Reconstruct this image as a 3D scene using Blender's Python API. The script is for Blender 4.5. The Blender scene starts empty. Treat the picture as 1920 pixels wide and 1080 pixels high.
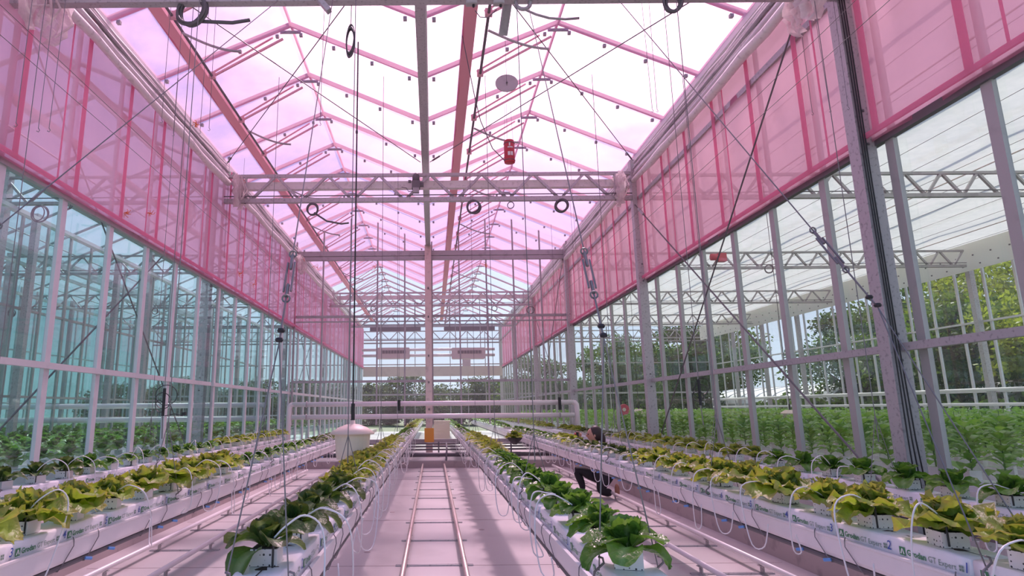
import bpy, bmesh, math, random
from mathutils import Vector, Matrix, noise
random.seed(11)
S = bpy.context.scene
COL = S.collection
PI = math.pi
RAD = math.radians

# ------------------------------------------------------------------ camera
F_PX, PPX, PPY = 1148.0, 810.0, 540.0
PITCH, ROLL = RAD(11.2), RAD(0.5)
EYE = Vector((0, 0, 1.5))
FWD = Vector((0, math.cos(PITCH), math.sin(PITCH)))
UPV = Vector((0, -math.sin(PITCH), math.cos(PITCH)))
RGT = Vector((1, 0, 0))
XC = RGT * math.cos(ROLL) - UPV * math.sin(ROLL)
YC = RGT * math.sin(ROLL) + UPV * math.cos(ROLL)
cd = bpy.data.cameras.new('camera')
cam = bpy.data.objects.new('camera', cd)
COL.objects.link(cam)
m = Matrix((XC, YC, -FWD)).transposed().to_4x4()
m.translation = EYE
cam.matrix_world = m
cd.sensor_width = 36.0
cd.lens = 36.0 * F_PX / 1920.0
cd.shift_x = (960 - PPX) / 1920.0
cd.shift_y = (PPY - 540) / 1920.0
cd.clip_start = 0.05
cd.clip_end = 600
S.camera = cam

# ------------------------------------------------------------------ world, sun, exposure
S.view_settings.view_transform = 'Standard'
S.view_settings.look = 'None'
S.view_settings.gamma = 1.0
S.view_settings.use_curve_mapping = False
S.view_settings.exposure = 0.52
S.cycles.max_bounces = 7
S.cycles.diffuse_bounces = 4
S.cycles.glossy_bounces = 3
S.cycles.transmission_bounces = 4
S.cycles.transparent_max_bounces = 24
S.cycles.use_denoising = True
S.cycles.caustics_reflective = False
S.cycles.caustics_refractive = False
SUN_EL, SUN_AZ = RAD(52), RAD(12)          # in front of the camera, a little to the right
SUN_DIR = Vector((math.sin(SUN_AZ) * math.cos(SUN_EL), math.cos(SUN_AZ) * math.cos(SUN_EL), math.sin(SUN_EL)))
sl = bpy.data.lights.new('sun', 'SUN')
sl.energy = 3.5
sl.angle = RAD(4.5)
sl.color = (1.0, 0.96, 0.9)
sun = bpy.data.objects.new('sun', sl)
COL.objects.link(sun)
sun.location = SUN_DIR * 80
sun.rotation_euler = SUN_DIR.to_track_quat('Z', 'Y').to_euler()

W = bpy.data.worlds.new('sky')
S.world = W
W.use_nodes = True
nt = W.node_tree
N = nt.nodes
N.clear()
L = nt.links.new
out = N.new('ShaderNodeOutputWorld')
bg = N.new('ShaderNodeBackground')
tc = N.new('ShaderNodeTexCoord')
sep = N.new('ShaderNodeSeparateXYZ')
L(tc.outputs['Generated'], sep.inputs[0])
grad = N.new('ShaderNodeValToRGB')
grad.color_ramp.elements[0].position = 0.0
grad.color_ramp.elements[0].color = (1.15, 1.30, 1.5, 1)
grad.color_ramp.elements[1].position = 0.45
grad.color_ramp.elements[1].color = (0.28, 0.46, 0.92, 1)
L(sep.outputs['Z'], grad.inputs[0])
nz = N.new('ShaderNodeTexNoise')
nz.inputs['Scale'].default_value = 2.6
nz.inputs['Detail'].default_value = 7
nz.inputs['Roughness'].default_value = 0.58
mp = N.new('ShaderNodeMapping')
mp.inputs['Scale'].default_value = (1, 1, 2.0)
mp.inputs['Location'].default_value = (0.35, 0.0, 0.1)
L(tc.outputs['Generated'], mp.inputs[0])
L(mp.outputs[0], nz.inputs['Vector'])
dot = N.new('ShaderNodeVectorMath')
dot.operation = 'DOT_PRODUCT'
L(tc.outputs['Generated'], dot.inputs[0])
dot.inputs[1].default_value = SUN_DIR
# clouds: thicker towards the sun
glow = N.new('ShaderNodeMapRange')
glow.inputs['From Min'].default_value = 0.74
glow.inputs['From Max'].default_value = 1.0
L(dot.outputs['Value'], glow.inputs['Value'])
addc = N.new('ShaderNodeMath')
addc.operation = 'MULTIPLY_ADD'
L(glow.outputs[0], addc.inputs[0])
addc.inputs[1].default_value = 0.42
L(nz.outputs['Fac'], addc.inputs[2])
cl = N.new('ShaderNodeMapRange')
cl.inputs['From Min'].default_value = 0.57
cl.inputs['From Max'].default_value = 0.78
cl.interpolation_type = 'SMOOTHSTEP'
L(addc.outputs[0], cl.inputs['Value'])
mixc = N.new('ShaderNodeMixRGB')
L(cl.outputs[0], mixc.inputs['Fac'])
L(grad.outputs[0], mixc.inputs['Color1'])
mixc.inputs['Color2'].default_value = (1.0, 1.0, 1.0, 1)
# aureole of haze round the sun
pw = N.new('ShaderNodeMath')
pw.operation = 'POWER'
mx = N.new('ShaderNodeMath')
mx.operation = 'MAXIMUM'
mx.inputs[1].default_value = 0.0
L(dot.outputs['Value'], mx.inputs[0])
L(mx.outputs[0], pw.inputs[0])
pw.inputs[1].default_value = 11.0
ma = N.new('ShaderNodeMath')
ma.operation = 'MULTIPLY_ADD'
L(pw.outputs[0], ma.inputs[0])
ma.inputs[1].default_value = 3.4
ma.inputs[2].default_value = 0.56
L(mixc.outputs[0], bg.inputs['Color'])
L(ma.outputs[0], bg.inputs['Strength'])
L(bg.outputs[0], out.inputs['Surface'])


# ------------------------------------------------------------------ helpers
def at(px, py, Y):
    """the point at depth Y seen at pixel (px, py)"""
    u0, v0 = (px - PPX) / F_PX, (PPY - py) / F_PX
    d = FWD + XC * u0 + YC * v0
    return EYE + d * (Y / d.y)


def atx(px, py, X):
    u0, v0 = (px - PPX) / F_PX, (PPY - py) / F_PX
    d = FWD + XC * u0 + YC * v0
    return EYE + d * (X / d.x)


class MB:
    def __init__(self):
        self.v, self.f, self.mi = [], [], []
        self.m = 0

    def add(self, vs, fs):
        o = len(self.v)
        self.v += [tuple(p) for p in vs]
        self.f += [tuple(i + o for i in q) for q in fs]
        self.mi += [self.m] * len(fs)
        return self

    def box(self, c, s, rz=0.0, taper=1.0):
        hx, hy, hz = s[0] / 2, s[1] / 2, s[2] / 2
        ca, sa = math.cos(rz), math.sin(rz)
        vs = []
        for z in (-1, 1):
            k = taper if z > 0 else 1.0
            for x, y in ((-1, -1), (1, -1), (1, 1), (-1, 1)):
                a, b = x * hx * k, y * hy * k
                vs.append((c[0] + a * ca - b * sa, c[1] + a * sa + b * ca, c[2] + z * hz))
        return self.add(vs, [(3, 2, 1, 0), (4, 5, 6, 7), (0, 1, 5, 4), (1, 2, 6, 5), (2, 3, 7, 6), (3, 0, 4, 7)])

    def span(self, x0, x1, y0, y1, z0, z1):
        return self.box(((x0 + x1) / 2, (y0 + y1) / 2, (z0 + z1) / 2), (abs(x1 - x0), abs(y1 - y0), abs(z1 - z0)))

    def bar(self, p, q, w, h, up=(0, 0, 1)):
        p, q = Vector(p), Vector(q)
        d = (q - p).normalized()
        up = Vector(up)
        if abs(d.dot(up)) > 0.98:
            up = Vector((0, 1, 0))
        a = d.cross(up).normalized() * (w / 2)
        b = a.cross(d).normalized() * (h / 2)
        vs = [p - a - b, p + a - b, p + a + b, p - a + b, q - a - b, q + a - b, q + a + b, q - a + b]
        return self.add(vs, [(0, 1, 2, 3), (7, 6, 5, 4), (0, 4, 5, 1), (1, 5, 6, 2), (2, 6, 7, 3), (3, 7, 4, 0)])

    def tube(self, pts, r, n=8, cap=True):
        pts = [Vector(p) for p in pts]
        rings = []
        prev = None
        for i, p in enumerate(pts):
            d = (pts[min(i + 1, len(pts) - 1)] - pts[max(i - 1, 0)]).normalized()
            if prev is None:
                up = Vector((0, 0, 1)) if abs(d.z) < 0.9 else Vector((0, 1, 0))
                a = d.cross(up).normalized()
            else:
                a = (prev - d * prev.dot(d))
                a = a.normalized() if a.length > 1e-6 else d.orthogonal().normalized()
            prev = a
            b = d.cross(a)
            rr = r[i] if isinstance(r, (list, tuple)) else r
            rings.append([p + (a * math.cos(2 * PI * k / n) + b * math.sin(2 * PI * k / n)) * rr for k in range(n)])
        vs = [v for ring in rings for v in ring]
        fs = []
        for i in range(len(pts) - 1):
            for k in range(n):
                fs.append((i * n + k, i * n + (k + 1) % n, (i + 1) * n + (k + 1) % n, (i + 1) * n + k))
        if cap:
            fs.append(tuple(range(n))[::-1])
            fs.append(tuple((len(pts) - 1) * n + k for k in range(n)))
        return self.add(vs, fs)

    def lathe(self, prof, c=(0, 0, 0), n=20, cap=True):
        vs, fs = [], []
        for r, z in prof:
            for k in range(n):
                a = 2 * PI * k / n
                vs.append((c[0] + r * math.cos(a), c[1] + r * math.sin(a), c[2] + z))
        for i in range(len(prof) - 1):
            for k in range(n):
                fs.append((i * n + k, i * n + (k + 1) % n, (i + 1) * n + (k + 1) % n, (i + 1) * n + k))
        if cap:
            fs.append(tuple(range(n))[::-1])
            fs.append(tuple((len(prof) - 1) * n + k for k in range(n)))
        return self.add(vs, fs)

    def ring(self, c, R, r, nrm, n=24, k=8):
        nrm = Vector(nrm).normalized()
        a = nrm.orthogonal().normalized()
        b = nrm.cross(a)
        vs, fs = [], []
        for i in range(n):
            t = 2 * PI * i / n
            rad = a * math.cos(t) + b * math.sin(t)
            for j in range(k):
                s = 2 * PI * j / k
                vs.append(Vector(c) + rad * (R + r * math.cos(s)) + nrm * (r * math.sin(s)))
        for i in range(n):
            for j in range(k):
                fs.append((i * k + j, ((i + 1) % n) * k + j, ((i + 1) % n) * k + (j + 1) % k, i * k + (j + 1) % k))
        return self.add(vs, fs)

    def ball(self, c, r, n=12, h=8, sc=(1, 1, 1)):
        prof = [(max(1e-4, r * math.sin(PI * i / h)), -r * math.cos(PI * i / h)) for i in range(h + 1)]
        o = len(self.v)
        self.lathe(prof, (0, 0, 0), n)
        for i in range(o, len(self.v)):
            x, y, z = self.v[i]
            self.v[i] = (c[0] + x * sc[0], c[1] + y * sc[1], c[2] + z * sc[2])
        return self

    def mesh(self, name, mats, smooth=False):
        me = bpy.data.meshes.new(name)
        me.from_pydata(self.v, [], self.f)
        for mt in (mats if isinstance(mats, (list, tuple)) else [mats]):
            me.materials.append(mt)
        if any(self.mi):
            me.polygons.foreach_set('material_index', self.mi)
        if smooth:
            me.polygons.foreach_set('use_smooth', [True] * len(me.polygons))
        me.update()
        return me

    def build(self, name, mats, parent=None, smooth=False, loc=None):
        return ob(name, self.mesh(name, mats, smooth), parent, loc)


def ob(name, data, parent=None, loc=None, rz=0.0, sc=None):
    o = bpy.data.objects.new(name, data)
    COL.objects.link(o)
    if parent:
        o.parent = parent
    if loc is not None:
        o.location = loc
    if rz:
        o.rotation_euler = (0, 0, rz)
    if sc is not None:
        o.scale = (sc, sc, sc) if isinstance(sc, (int, float)) else sc
    return o


def tag(o, label=None, cat=None, group=None, kind=None):
    if label:
        o['label'] = label
    if cat:
        o['category'] = cat
    if group:
        o['group'] = group
    if kind:
        o['kind'] = kind
    return o


def empty(name, loc=(0, 0, 0), rz=0.0):
    return ob(name, None, None, loc, rz)


def structure(name, label=None, loc=(0, 0, 0)):
    return tag(empty(name, loc), label, None, None, 'structure')


ONES = ['first', 'second', 'third', 'fourth', 'fifth', 'sixth', 'seventh', 'eighth', 'ninth', 'tenth', 'eleventh', 'twelfth',
        'thirteenth', 'fourteenth', 'fifteenth', 'sixteenth', 'seventeenth', 'eighteenth', 'nineteenth', 'twentieth']


# ------------------------------------------------------------------ materials
def nodes(name):
    mt = bpy.data.materials.new(name)
    mt.use_nodes = True
    t = mt.node_tree
    t.nodes.clear()
    return mt, t.nodes, t.links.new, t.nodes.new('ShaderNodeOutputMaterial')


def mat(name, col, rough=0.5, metal=0.0, var=0.0, scale=8.0, col2=None, bump=0.0, spec=0.5):
    mt, n, l, o = nodes(name)
    b = n.new('ShaderNodeBsdfPrincipled')
    b.inputs['Roughness'].default_value = rough
    b.inputs['Metallic'].default_value = metal
    b.inputs['Specular IOR Level'].default_value = spec
    l(b.outputs[0], o.inputs['Surface'])
    if var or col2 or bump:
        c = n.new('ShaderNodeTexCoord')
        z = n.new('ShaderNodeTexNoise')
        z.inputs['Scale'].default_value = scale
        z.inputs['Detail'].default_value = 5
        l(c.outputs['Object'], z.inputs['Vector'])
        r = n.new('ShaderNodeValToRGB')
        r.color_ramp.elements[0].position = 0.32
        r.color_ramp.elements[1].position = 0.45
        c2 = col2 or tuple(min(1, x * (1 - var)) for x in col)
        r.color_ramp.elements[0].color = (*c2, 1)
        r.color_ramp.elements[1].color = (*col, 1)
        l(z.outputs['Fac'], r.inputs[0])
        l(r.outputs[0], b.inputs['Base Color'])
        if bump:
            bp = n.new('ShaderNodeBump')
            bp.inputs['Strength'].default_value = bump
            bp.inputs['Distance'].default_value = 0.01
            l(z.outputs['Fac'], bp.inputs['Height'])
            l(bp.outputs[0], b.inputs['Normal'])
    else:
        b.inputs['Base Color'].default_value = (*col, 1)
    return mt


def film(name, tcol, scol, fac, var=0.0, scale=2.0, gloss=0.03):
    """thin translucent sheet: see-through part + diffusing part"""
    mt, n, l, o = nodes(name)
    t = n.new('ShaderNodeBsdfTransparent')
    t.inputs[0].default_value = (*tcol, 1)
    s = n.new('ShaderNodeBsdfTranslucent')
    s.inputs[0].default_value = (*scol, 1)
    d = n.new('ShaderNodeBsdfDiffuse')
    d.inputs[0].default_value = (*scol, 1)
    ms = n.new('ShaderNodeMixShader')
    ms.inputs[0].default_value = 0.3
    l(s.outputs[0], ms.inputs[1])
    l(d.outputs[0], ms.inputs[2])
    mx = n.new('ShaderNodeMixShader')
    mx.inputs[0].default_value = fac
    l(t.outputs[0], mx.inputs[1])
    l(ms.outputs[0], mx.inputs[2])
    if var:
        c = n.new('ShaderNodeTexCoord')
        z = n.new('ShaderNodeTexNoise')
        z.inputs['Scale'].default_value = scale
        z.inputs['Detail'].default_value = 6
        l(c.outputs['Object'], z.inputs['Vector'])
        r = n.new('ShaderNodeMapRange')
        r.inputs['From Min'].default_value = 0.3
        r.inputs['From Max'].default_value = 0.7
        r.inputs['To Min'].default_value = fac - var
        r.inputs['To Max'].default_value = fac + var
        l(z.outputs['Fac'], r.inputs['Value'])
        l(r.outputs[0], mx.inputs[0])
    g = n.new('ShaderNodeBsdfGlossy')
    g.inputs['Roughness'].default_value = 0.25
    m2 = n.new('ShaderNodeMixShader')
    m2.inputs[0].default_value = gloss
    l(mx.outputs[0], m2.inputs[1])
    l(g.outputs[0], m2.inputs[2])
    l(m2.outputs[0], o.inputs['Surface'])
    return mt


def glass(name, tcol, dust=0.05, refl=0.10):
    mt, n, l, o = nodes(name)
    t = n.new('ShaderNodeBsdfTransparent')
    t.inputs[0].default_value = (*tcol, 1)
    g = n.new('ShaderNodeBsdfGlossy')
    g.inputs['Roughness'].default_value = 0.02
    lw = n.new('ShaderNodeLayerWeight')
    lw.inputs[0].default_value = 0.25
    mr = n.new('ShaderNodeMapRange')
    mr.inputs['To Min'].default_value = 0.03
    mr.inputs['To Max'].default_value = refl * 3
    l(lw.outputs['Facing'], mr.inputs['Value'])
    mx = n.new('ShaderNodeMixShader')
    l(mr.outputs[0], mx.inputs[0])
    l(t.outputs[0], mx.inputs[1])
    l(g.outputs[0], mx.inputs[2])
    d = n.new('ShaderNodeBsdfDiffuse')
    d.inputs[0].default_value = (0.8, 0.8, 0.8, 1)
    m2 = n.new('ShaderNodeMixShader')
    m2.inputs[0].default_value = dust
    l(mx.outputs[0], m2.inputs[1])
    l(d.outputs[0], m2.inputs[2])
    l(m2.outputs[0], o.inputs['Surface'])
    return mt


def leafmat(name, c_lo, c_hi, c_edge, edge_amt, rough=0.42, trans=0.4, vein=(0.45, 0.6, 0.25)):
    mt, n, l, o = nodes(name)
    at_ = n.new('ShaderNodeAttribute')
    at_.attribute_name = 'tint'
    sp = n.new('ShaderNodeSeparateColor')
    l(at_.outputs['Color'], sp.inputs[0])
    c = n.new('ShaderNodeTexCoord')
    z = n.new('ShaderNodeTexNoise')
    z.inputs['Scale'].default_value = 22
    z.inputs['Detail'].default_value = 4
    l(c.outputs['Object'], z.inputs['Vector'])
    oi = n.new('ShaderNodeObjectInfo')
    ad = n.new('ShaderNodeMath')
    ad.operation = 'MULTIPLY_ADD'
    l(oi.outputs['Random'], ad.inputs[0])
    ad.inputs[1].default_value = 0.5
    l(z.outputs['Fac'], ad.inputs[2])
    mr = n.new('ShaderNodeMapRange')
    mr.inputs['From Min'].default_value = 0.35
    mr.inputs['From Max'].default_value = 1.1
    l(ad.outputs[0], mr.inputs['Value'])
    m1 = n.new('ShaderNodeMixRGB')
    m1.inputs['Color1'].default_value = (*c_lo, 1)
    m1.inputs['Color2'].default_value = (*c_hi, 1)
    l(mr.outputs[0], m1.inputs['Fac'])
    ed = n.new('ShaderNodeMath')
    ed.operation = 'MULTIPLY'
    l(sp.outputs[0], ed.inputs[0])
    ed.inputs[1].default_value = edge_amt
    e2 = n.new('ShaderNodeMath')
    e2.operation = 'MULTIPLY'
    e2.use_clamp = True
    l(ed.outputs[0], e2.inputs[0])
    zz = n.new('ShaderNodeMath')
    zz.operation = 'MULTIPLY'
    l(z.outputs['Fac'], zz.inputs[0])
    zz.inputs[1].default_value = 2.0
    l(zz.outputs[0], e2.inputs[1])
    m2 = n.new('ShaderNodeMixRGB')
    m2.inputs['Color2'].default_value = (*c_edge, 1)
    l(e2.outputs[0], m2.inputs['Fac'])
    l(m1.outputs[0], m2.inputs['Color1'])
    m3 = n.new('ShaderNodeMixRGB')
    m3.inputs['Color2'].default_value = (*vein, 1)
    l(sp.outputs[1], m3.inputs['Fac'])
    l(m2.outputs[0], m3.inputs['Color1'])
    b = n.new('ShaderNodeBsdfPrincipled')
    b.inputs['Roughness'].default_value = rough
    b.inputs['Specular IOR Level'].default_value = 0.45
    l(m3.outputs[0], b.inputs['Base Color'])
    bp = n.new('ShaderNodeBump')
    bp.inputs['Strength'].default_value = 0.7
    bp.inputs['Distance'].default_value = 0.01
    z2 = n.new('ShaderNodeTexNoise')
    z2.inputs['Scale'].default_value = 42
    l(c.outputs['Object'], z2.inputs['Vector'])
    l(z2.outputs['Fac'], bp.inputs['Height'])
    l(bp.outputs[0], b.inputs['Normal'])
    t = n.new('ShaderNodeBsdfTranslucent')
    br = n.new('ShaderNodeMixRGB')
    br.blend_type = 'MULTIPLY'
    br.inputs['Fac'].default_value = 1
    br.inputs['Color2'].default_value = (1.5, 1.5, 0.8, 1)
    l(m3.outputs[0], br.inputs['Color1'])
    l(br.outputs[0], t.inputs[0])
    mx = n.new('ShaderNodeMixShader')
    mx.inputs[0].default_value = trans
    l(b.outputs[0], mx.inputs[1])
    l(t.outputs[0], mx.inputs[2])
    l(mx.outputs[0], o.inputs['Surface'])
    return mt


PINK_LIT = mat('rafter with painted pink light', (0.80, 0.42, 0.48), 0.5, 0, 0.1, 3)  # pink light of the roof film painted into the bar colour
STEEL = mat('painted steel', (0.42, 0.40, 0.41), 0.5, 0.2, 0.2, 6)
GALV = mat('galvanised steel', (0.50, 0.48, 0.49), 0.45, 0.35, 0.35, 30)
DARKSTEEL = mat('dark steel', (0.16, 0.15, 0.16), 0.5, 0.3)
ALU = mat('aluminium bar', (0.72, 0.70, 0.71), 0.4, 0.15, 0.1, 4)
ALU_DULL = mat('dull aluminium bar', (0.46, 0.45, 0.43), 0.45, 0.2, 0.15, 4)
WHITE = mat('white paint', (0.82, 0.80, 0.80), 0.4)
PIPE = mat('white pipe paint', (0.86, 0.80, 0.80), 0.3)
BEIGE = mat('beige panel', (0.70, 0.62, 0.53), 0.6, 0, 0.1, 3)
FILM_ROOF = film('pink roof film', (0.93, 0.65, 0.83), (1.0, 0.50, 0.66), 0.40, 0.08, 1.3)
FILM_WALL = film('pink wall film', (0.98, 0.54, 0.74), (1.0, 0.46, 0.63), 0.78, 0.08, 0.9, 0.04)
FILM_SEAM = film('pink film seam', (0.96, 0.55, 0.70), (1.0, 0.50, 0.66), 0.88)
ROOF_CLEAR = film('dusty roof glass', (0.93, 0.95, 0.96), (0.9, 0.9, 0.9), 0.22, 0.06, 1.0)
GLASS_TEAL = glass('blue-green wall glass', (0.61, 0.79, 0.775), 0.04, 0.14)
GLASS = glass('clear wall glass', (0.92, 0.94, 0.93), 0.02, 0.07)
CLOTH = film('white shade cloth', (0.5, 0.5, 0.48), (0.58, 0.565, 0.53), 0.86, 0.06, 5.0)
VALANCE = film('white valance sheet', (0.9, 0.9, 0.9), (0.92, 0.9, 0.86), 0.92)
PLASTIC = film('milky plastic sheet', (0.95, 0.9, 0.9), (0.92, 0.85, 0.84), 0.7, 0.15, 9, 0.08)
BUNDLE = mat('folded screen cloth', (0.86, 0.80, 0.79), 0.6, 0, 0.2, 14)
CONCRETE = mat('concrete', (0.48, 0.40, 0.39), 0.8, 0, 0.25, 5, None, 0.3)
FLOOR = mat('white floor sheet', (0.53, 0.495, 0.485), 0.45, 0, 0.10, 1.2, None, 0.15)
FLOOR2 = mat('white ground cloth', (0.62, 0.63, 0.62), 0.7, 0, 0.15, 1.5)
GUTTER = mat('white coated gutter', (0.84, 0.81, 0.81), 0.35, 0.0, 0.05, 3)
SLAB = mat('white slab wrap', (0.88, 0.88, 0.92), 0.3, 0.0, 0.04, 20, None, 0.12)
SOIL = mat('dark stone wool', (0.05, 0.035, 0.03), 0.9)
BLACK = mat('black plastic', (0.02, 0.02, 0.022), 0.45)
CABLE = mat('grey cable', (0.13, 0.12, 0.13), 0.5)
WIRE = mat('steel wire', (0.22, 0.20, 0.21), 0.4, 0.4)
HOSE = mat('white drip hose', (0.85, 0.82, 0.82), 0.35)
GREEN_INK = mat('green print', (0.05, 0.24, 0.10), 0.5)
GREY_INK = mat('grey-green print', (0.20, 0.30, 0.24), 0.5)
BLUE_INK = mat('blue marker', (0.06, 0.12, 0.42), 0.5)
WHITE_INK = mat('white print', (0.9, 0.92, 0.9), 0.5)
CREAM = mat('cream plastic', (0.78, 0.70, 0.56), 0.45)
CREAM_LID = mat('cream plastic lid', (0.80, 0.66, 0.56), 0.45)
RED = mat('red plastic', (0.55, 0.04, 0.06), 0.4)
RED_SIGN = mat('red disc', (0.62, 0.10, 0.13), 0.5)
LABEL = mat('paper label', (0.8, 0.74, 0.74), 0.6)
ORANGE = mat('orange twine', (0.85, 0.22, 0.06), 0.7)
ORANGE2 = mat('orange paint', (0.80, 0.36, 0.06), 0.5)
BLUE = mat('blue connector', (0.15, 0.35, 0.72), 0.4)
HEATER = mat('pinkish casing', (0.66, 0.54, 0.54), 0.5)
GRILLE = mat('dark grille', (0.20, 0.16, 0.18), 0.6)
COPPER = mat('worn rail pipe', (0.66, 0.52, 0.48), 0.35, 0.35, 0.2, 8)
SKIN = mat('skin', (0.55, 0.30, 0.22), 0.5)
HAIR = mat('dark hair', (0.035, 0.02, 0.018), 0.5)
SHIRT = mat('dark clothing', (0.022, 0.02, 0.026), 0.8)
HAZY = leafmat('haze-greyed tree leaf', (0.07, 0.085, 0.065), (0.15, 0.18, 0.13), (0.15, 0.18, 0.13), 0.0, 0.6, 0.35)  # distance haze painted into the leaf colour as a grey tone
GRASS = mat('grass', (0.20, 0.22, 0.13), 0.9, 0, 0.4, 3)
BARK = mat('bark', (0.12, 0.09, 0.07), 0.9, 0, 0.4, 10)
POLY = mat('white tunnel sheet', (0.85, 0.87, 0.88), 0.4)
STEM = mat('green stem', (0.12, 0.22, 0.05), 0.5)
PALE = mat('pale block skin', (0.85, 0.80, 0.80), 0.5)

LEAF = {
    'oak': leafmat('olive lettuce leaf', (0.14, 0.275, 0.03), (0.32, 0.50, 0.065), (0.34, 0.17, 0.11), 0.5, 0.42, 0.42, (0.45, 0.58, 0.20)),
    'cos': leafmat('dark cos leaf', (0.028, 0.085, 0.018), (0.09, 0.19, 0.035), (0.11, 0.05, 0.04), 0.35, 0.35, 0.3, (0.42, 0.50, 0.28)),
    'pak': leafmat('green pak choi leaf', (0.055, 0.15, 0.025), (0.17, 0.34, 0.06), (0.10, 0.22, 0.05), 0.3, 0.24, 0.36, (0.30, 0.46, 0.22)),
    'pep': leafmat('pepper leaf', (0.08, 0.22, 0.035), (0.25, 0.48, 0.08), (0.16, 0.34, 0.07), 0.2, 0.35, 0.42, (0.28, 0.42, 0.15)),
}
TREELEAF = [leafmat('tree leaf %s' % k, lo, hi, hi, 0.0, 0.5, 0.4) for k, lo, hi in (
    ('dark', (0.035, 0.07, 0.025), (0.10, 0.16, 0.045)), ('mid', (0.07, 0.12, 0.03), (0.20, 0.29, 0.07)), ('yellow', (0.15, 0.20, 0.04), (0.30, 0.35, 0.07)))]


def blockmat():
    """white wrapped cube with a sprinkle of small black print marks"""
    mt, n, l, o = nodes('printed block wrap')
    c = n.new('ShaderNodeTexCoord')
    v = n.new('ShaderNodeTexVoronoi')
    v.inputs['Scale'].default_value = 46
    v.inputs['Randomness'].default_value = 0.35
    l(c.outputs['Object'], v.inputs['Vector'])
    mr = n.new('ShaderNodeMapRange')
    mr.inputs['From Min'].default_value = 0.20
    mr.inputs['From Max'].default_value = 0.24
    l(v.outputs['Distance'], mr.inputs['Value'])
    m_ = n.new('ShaderNodeMixRGB')
    m_.inputs['Color1'].default_value = (0.05, 0.05, 0.06, 1)
    m_.inputs['Color2'].default_value = (0.84, 0.80, 0.80, 1)
    l(mr.outputs[0], m_.inputs['Fac'])
    b = n.new('ShaderNodeBsdfPrincipled')
    b.inputs['Roughness'].default_value = 0.45
    l(m_.outputs[0], b.inputs['Base Color'])
    l(b.outputs[0], o.inputs['Surface'])
    return mt


BLOCK = blockmat()

# ================================================================== THE SETTING
XW = 4.4                       # side walls of the middle bay
XO = 17.6                      # outer walls of the side bays
YN, YF = 1.0, 38.5             # near and far ends built
VAL = -0.12                    # valley gutter of the middle bay
COLS_Y = [5.67, 12.16, 18.8, 25.4, 32.0, 38.4]
ZE = 6.8                       # eaves
ZR = 7.77                      # ridges

# floors
fl = structure('floor')
mb = MB().span(-3.46, 3.46, -3.0, 16.6, -0.2, 0.0)
sheet = mb.build('floor_sheet', FLOOR, fl)
sb = MB()
for y in (3.9, 6.4, 8.9, 11.4, 13.9):
    sb.span(-3.4, 3.4, y - 0.004, y + 0.004, 0.0, 0.0025)
sb.build('seam', CONCRETE, sheet)
for x, y in ((-0.55, 5.6), (-0.72, 7.0), (0.55, 5.1), (-0.62, 9.6), (0.6, 8.2), (0.5, 11.2), (1.5, 4.6), (-1.6, 5.2)):
    d = MB().lathe([(0.035, 0), (0.035, 0.003), (0.022, 0.004), (0.001, 0.002)], (x, y, 0.0), 14, False)
    d.build('drain_hole', CONCRETE, fl)
MB().span(-3.46, 3.46, 16.6, YF, -0.2, 0.18).build('raised_slab', FLOOR, fl)
st = MB()
for x in [-3.0 + 0.75 * k for k in range(9)]:
    st.span(x - 0.008, x + 0.008, 16.588, 16.6, 0.005, 0.175)
st.span(-3.46, 3.46, 16.585, 16.6, 0.0, 0.16)
st.build('kerb_face', CONCRETE, fl)
for s, nm in ((-1, 'left'), (1, 'right')):
    f2 = tag(MB().span(s * 4.5, s * 17.7, -3.0, YF, -0.2, 0.02).build('floor', FLOOR2), None, None, None, 'structure')
    pl = tag(MB().span(s * 3.46, s * 4.5, -3.0, YF, -0.2, 0.34).build('plinth_' + nm, CONCRETE), None, None, None, 'structure')


def ripple_sheet(x, y0, y1, z0, z1, amp, ph, ny=8, nz=3):
    b = MB()
    vs, fs = [], []
    for i in range(ny + 1):
        for j in range(nz + 1):
            t, u = i / ny, j / nz
            w = amp * math.sin(PI * t) * math.sin(3.1 * u + ph) + 0.4 * amp * math.sin(PI * t) * math.sin(7 * t + ph * 3)
            vs.append((x + w, y0 + (y1 - y0) * t, z0 + (z1 - z0) * u))
    for i in range(ny):
        for j in range(nz):
            a = i * (nz + 1) + j
            fs.append((a, a + nz + 1, a + nz + 2, a + 1))
    return b.add(vs, fs)


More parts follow.
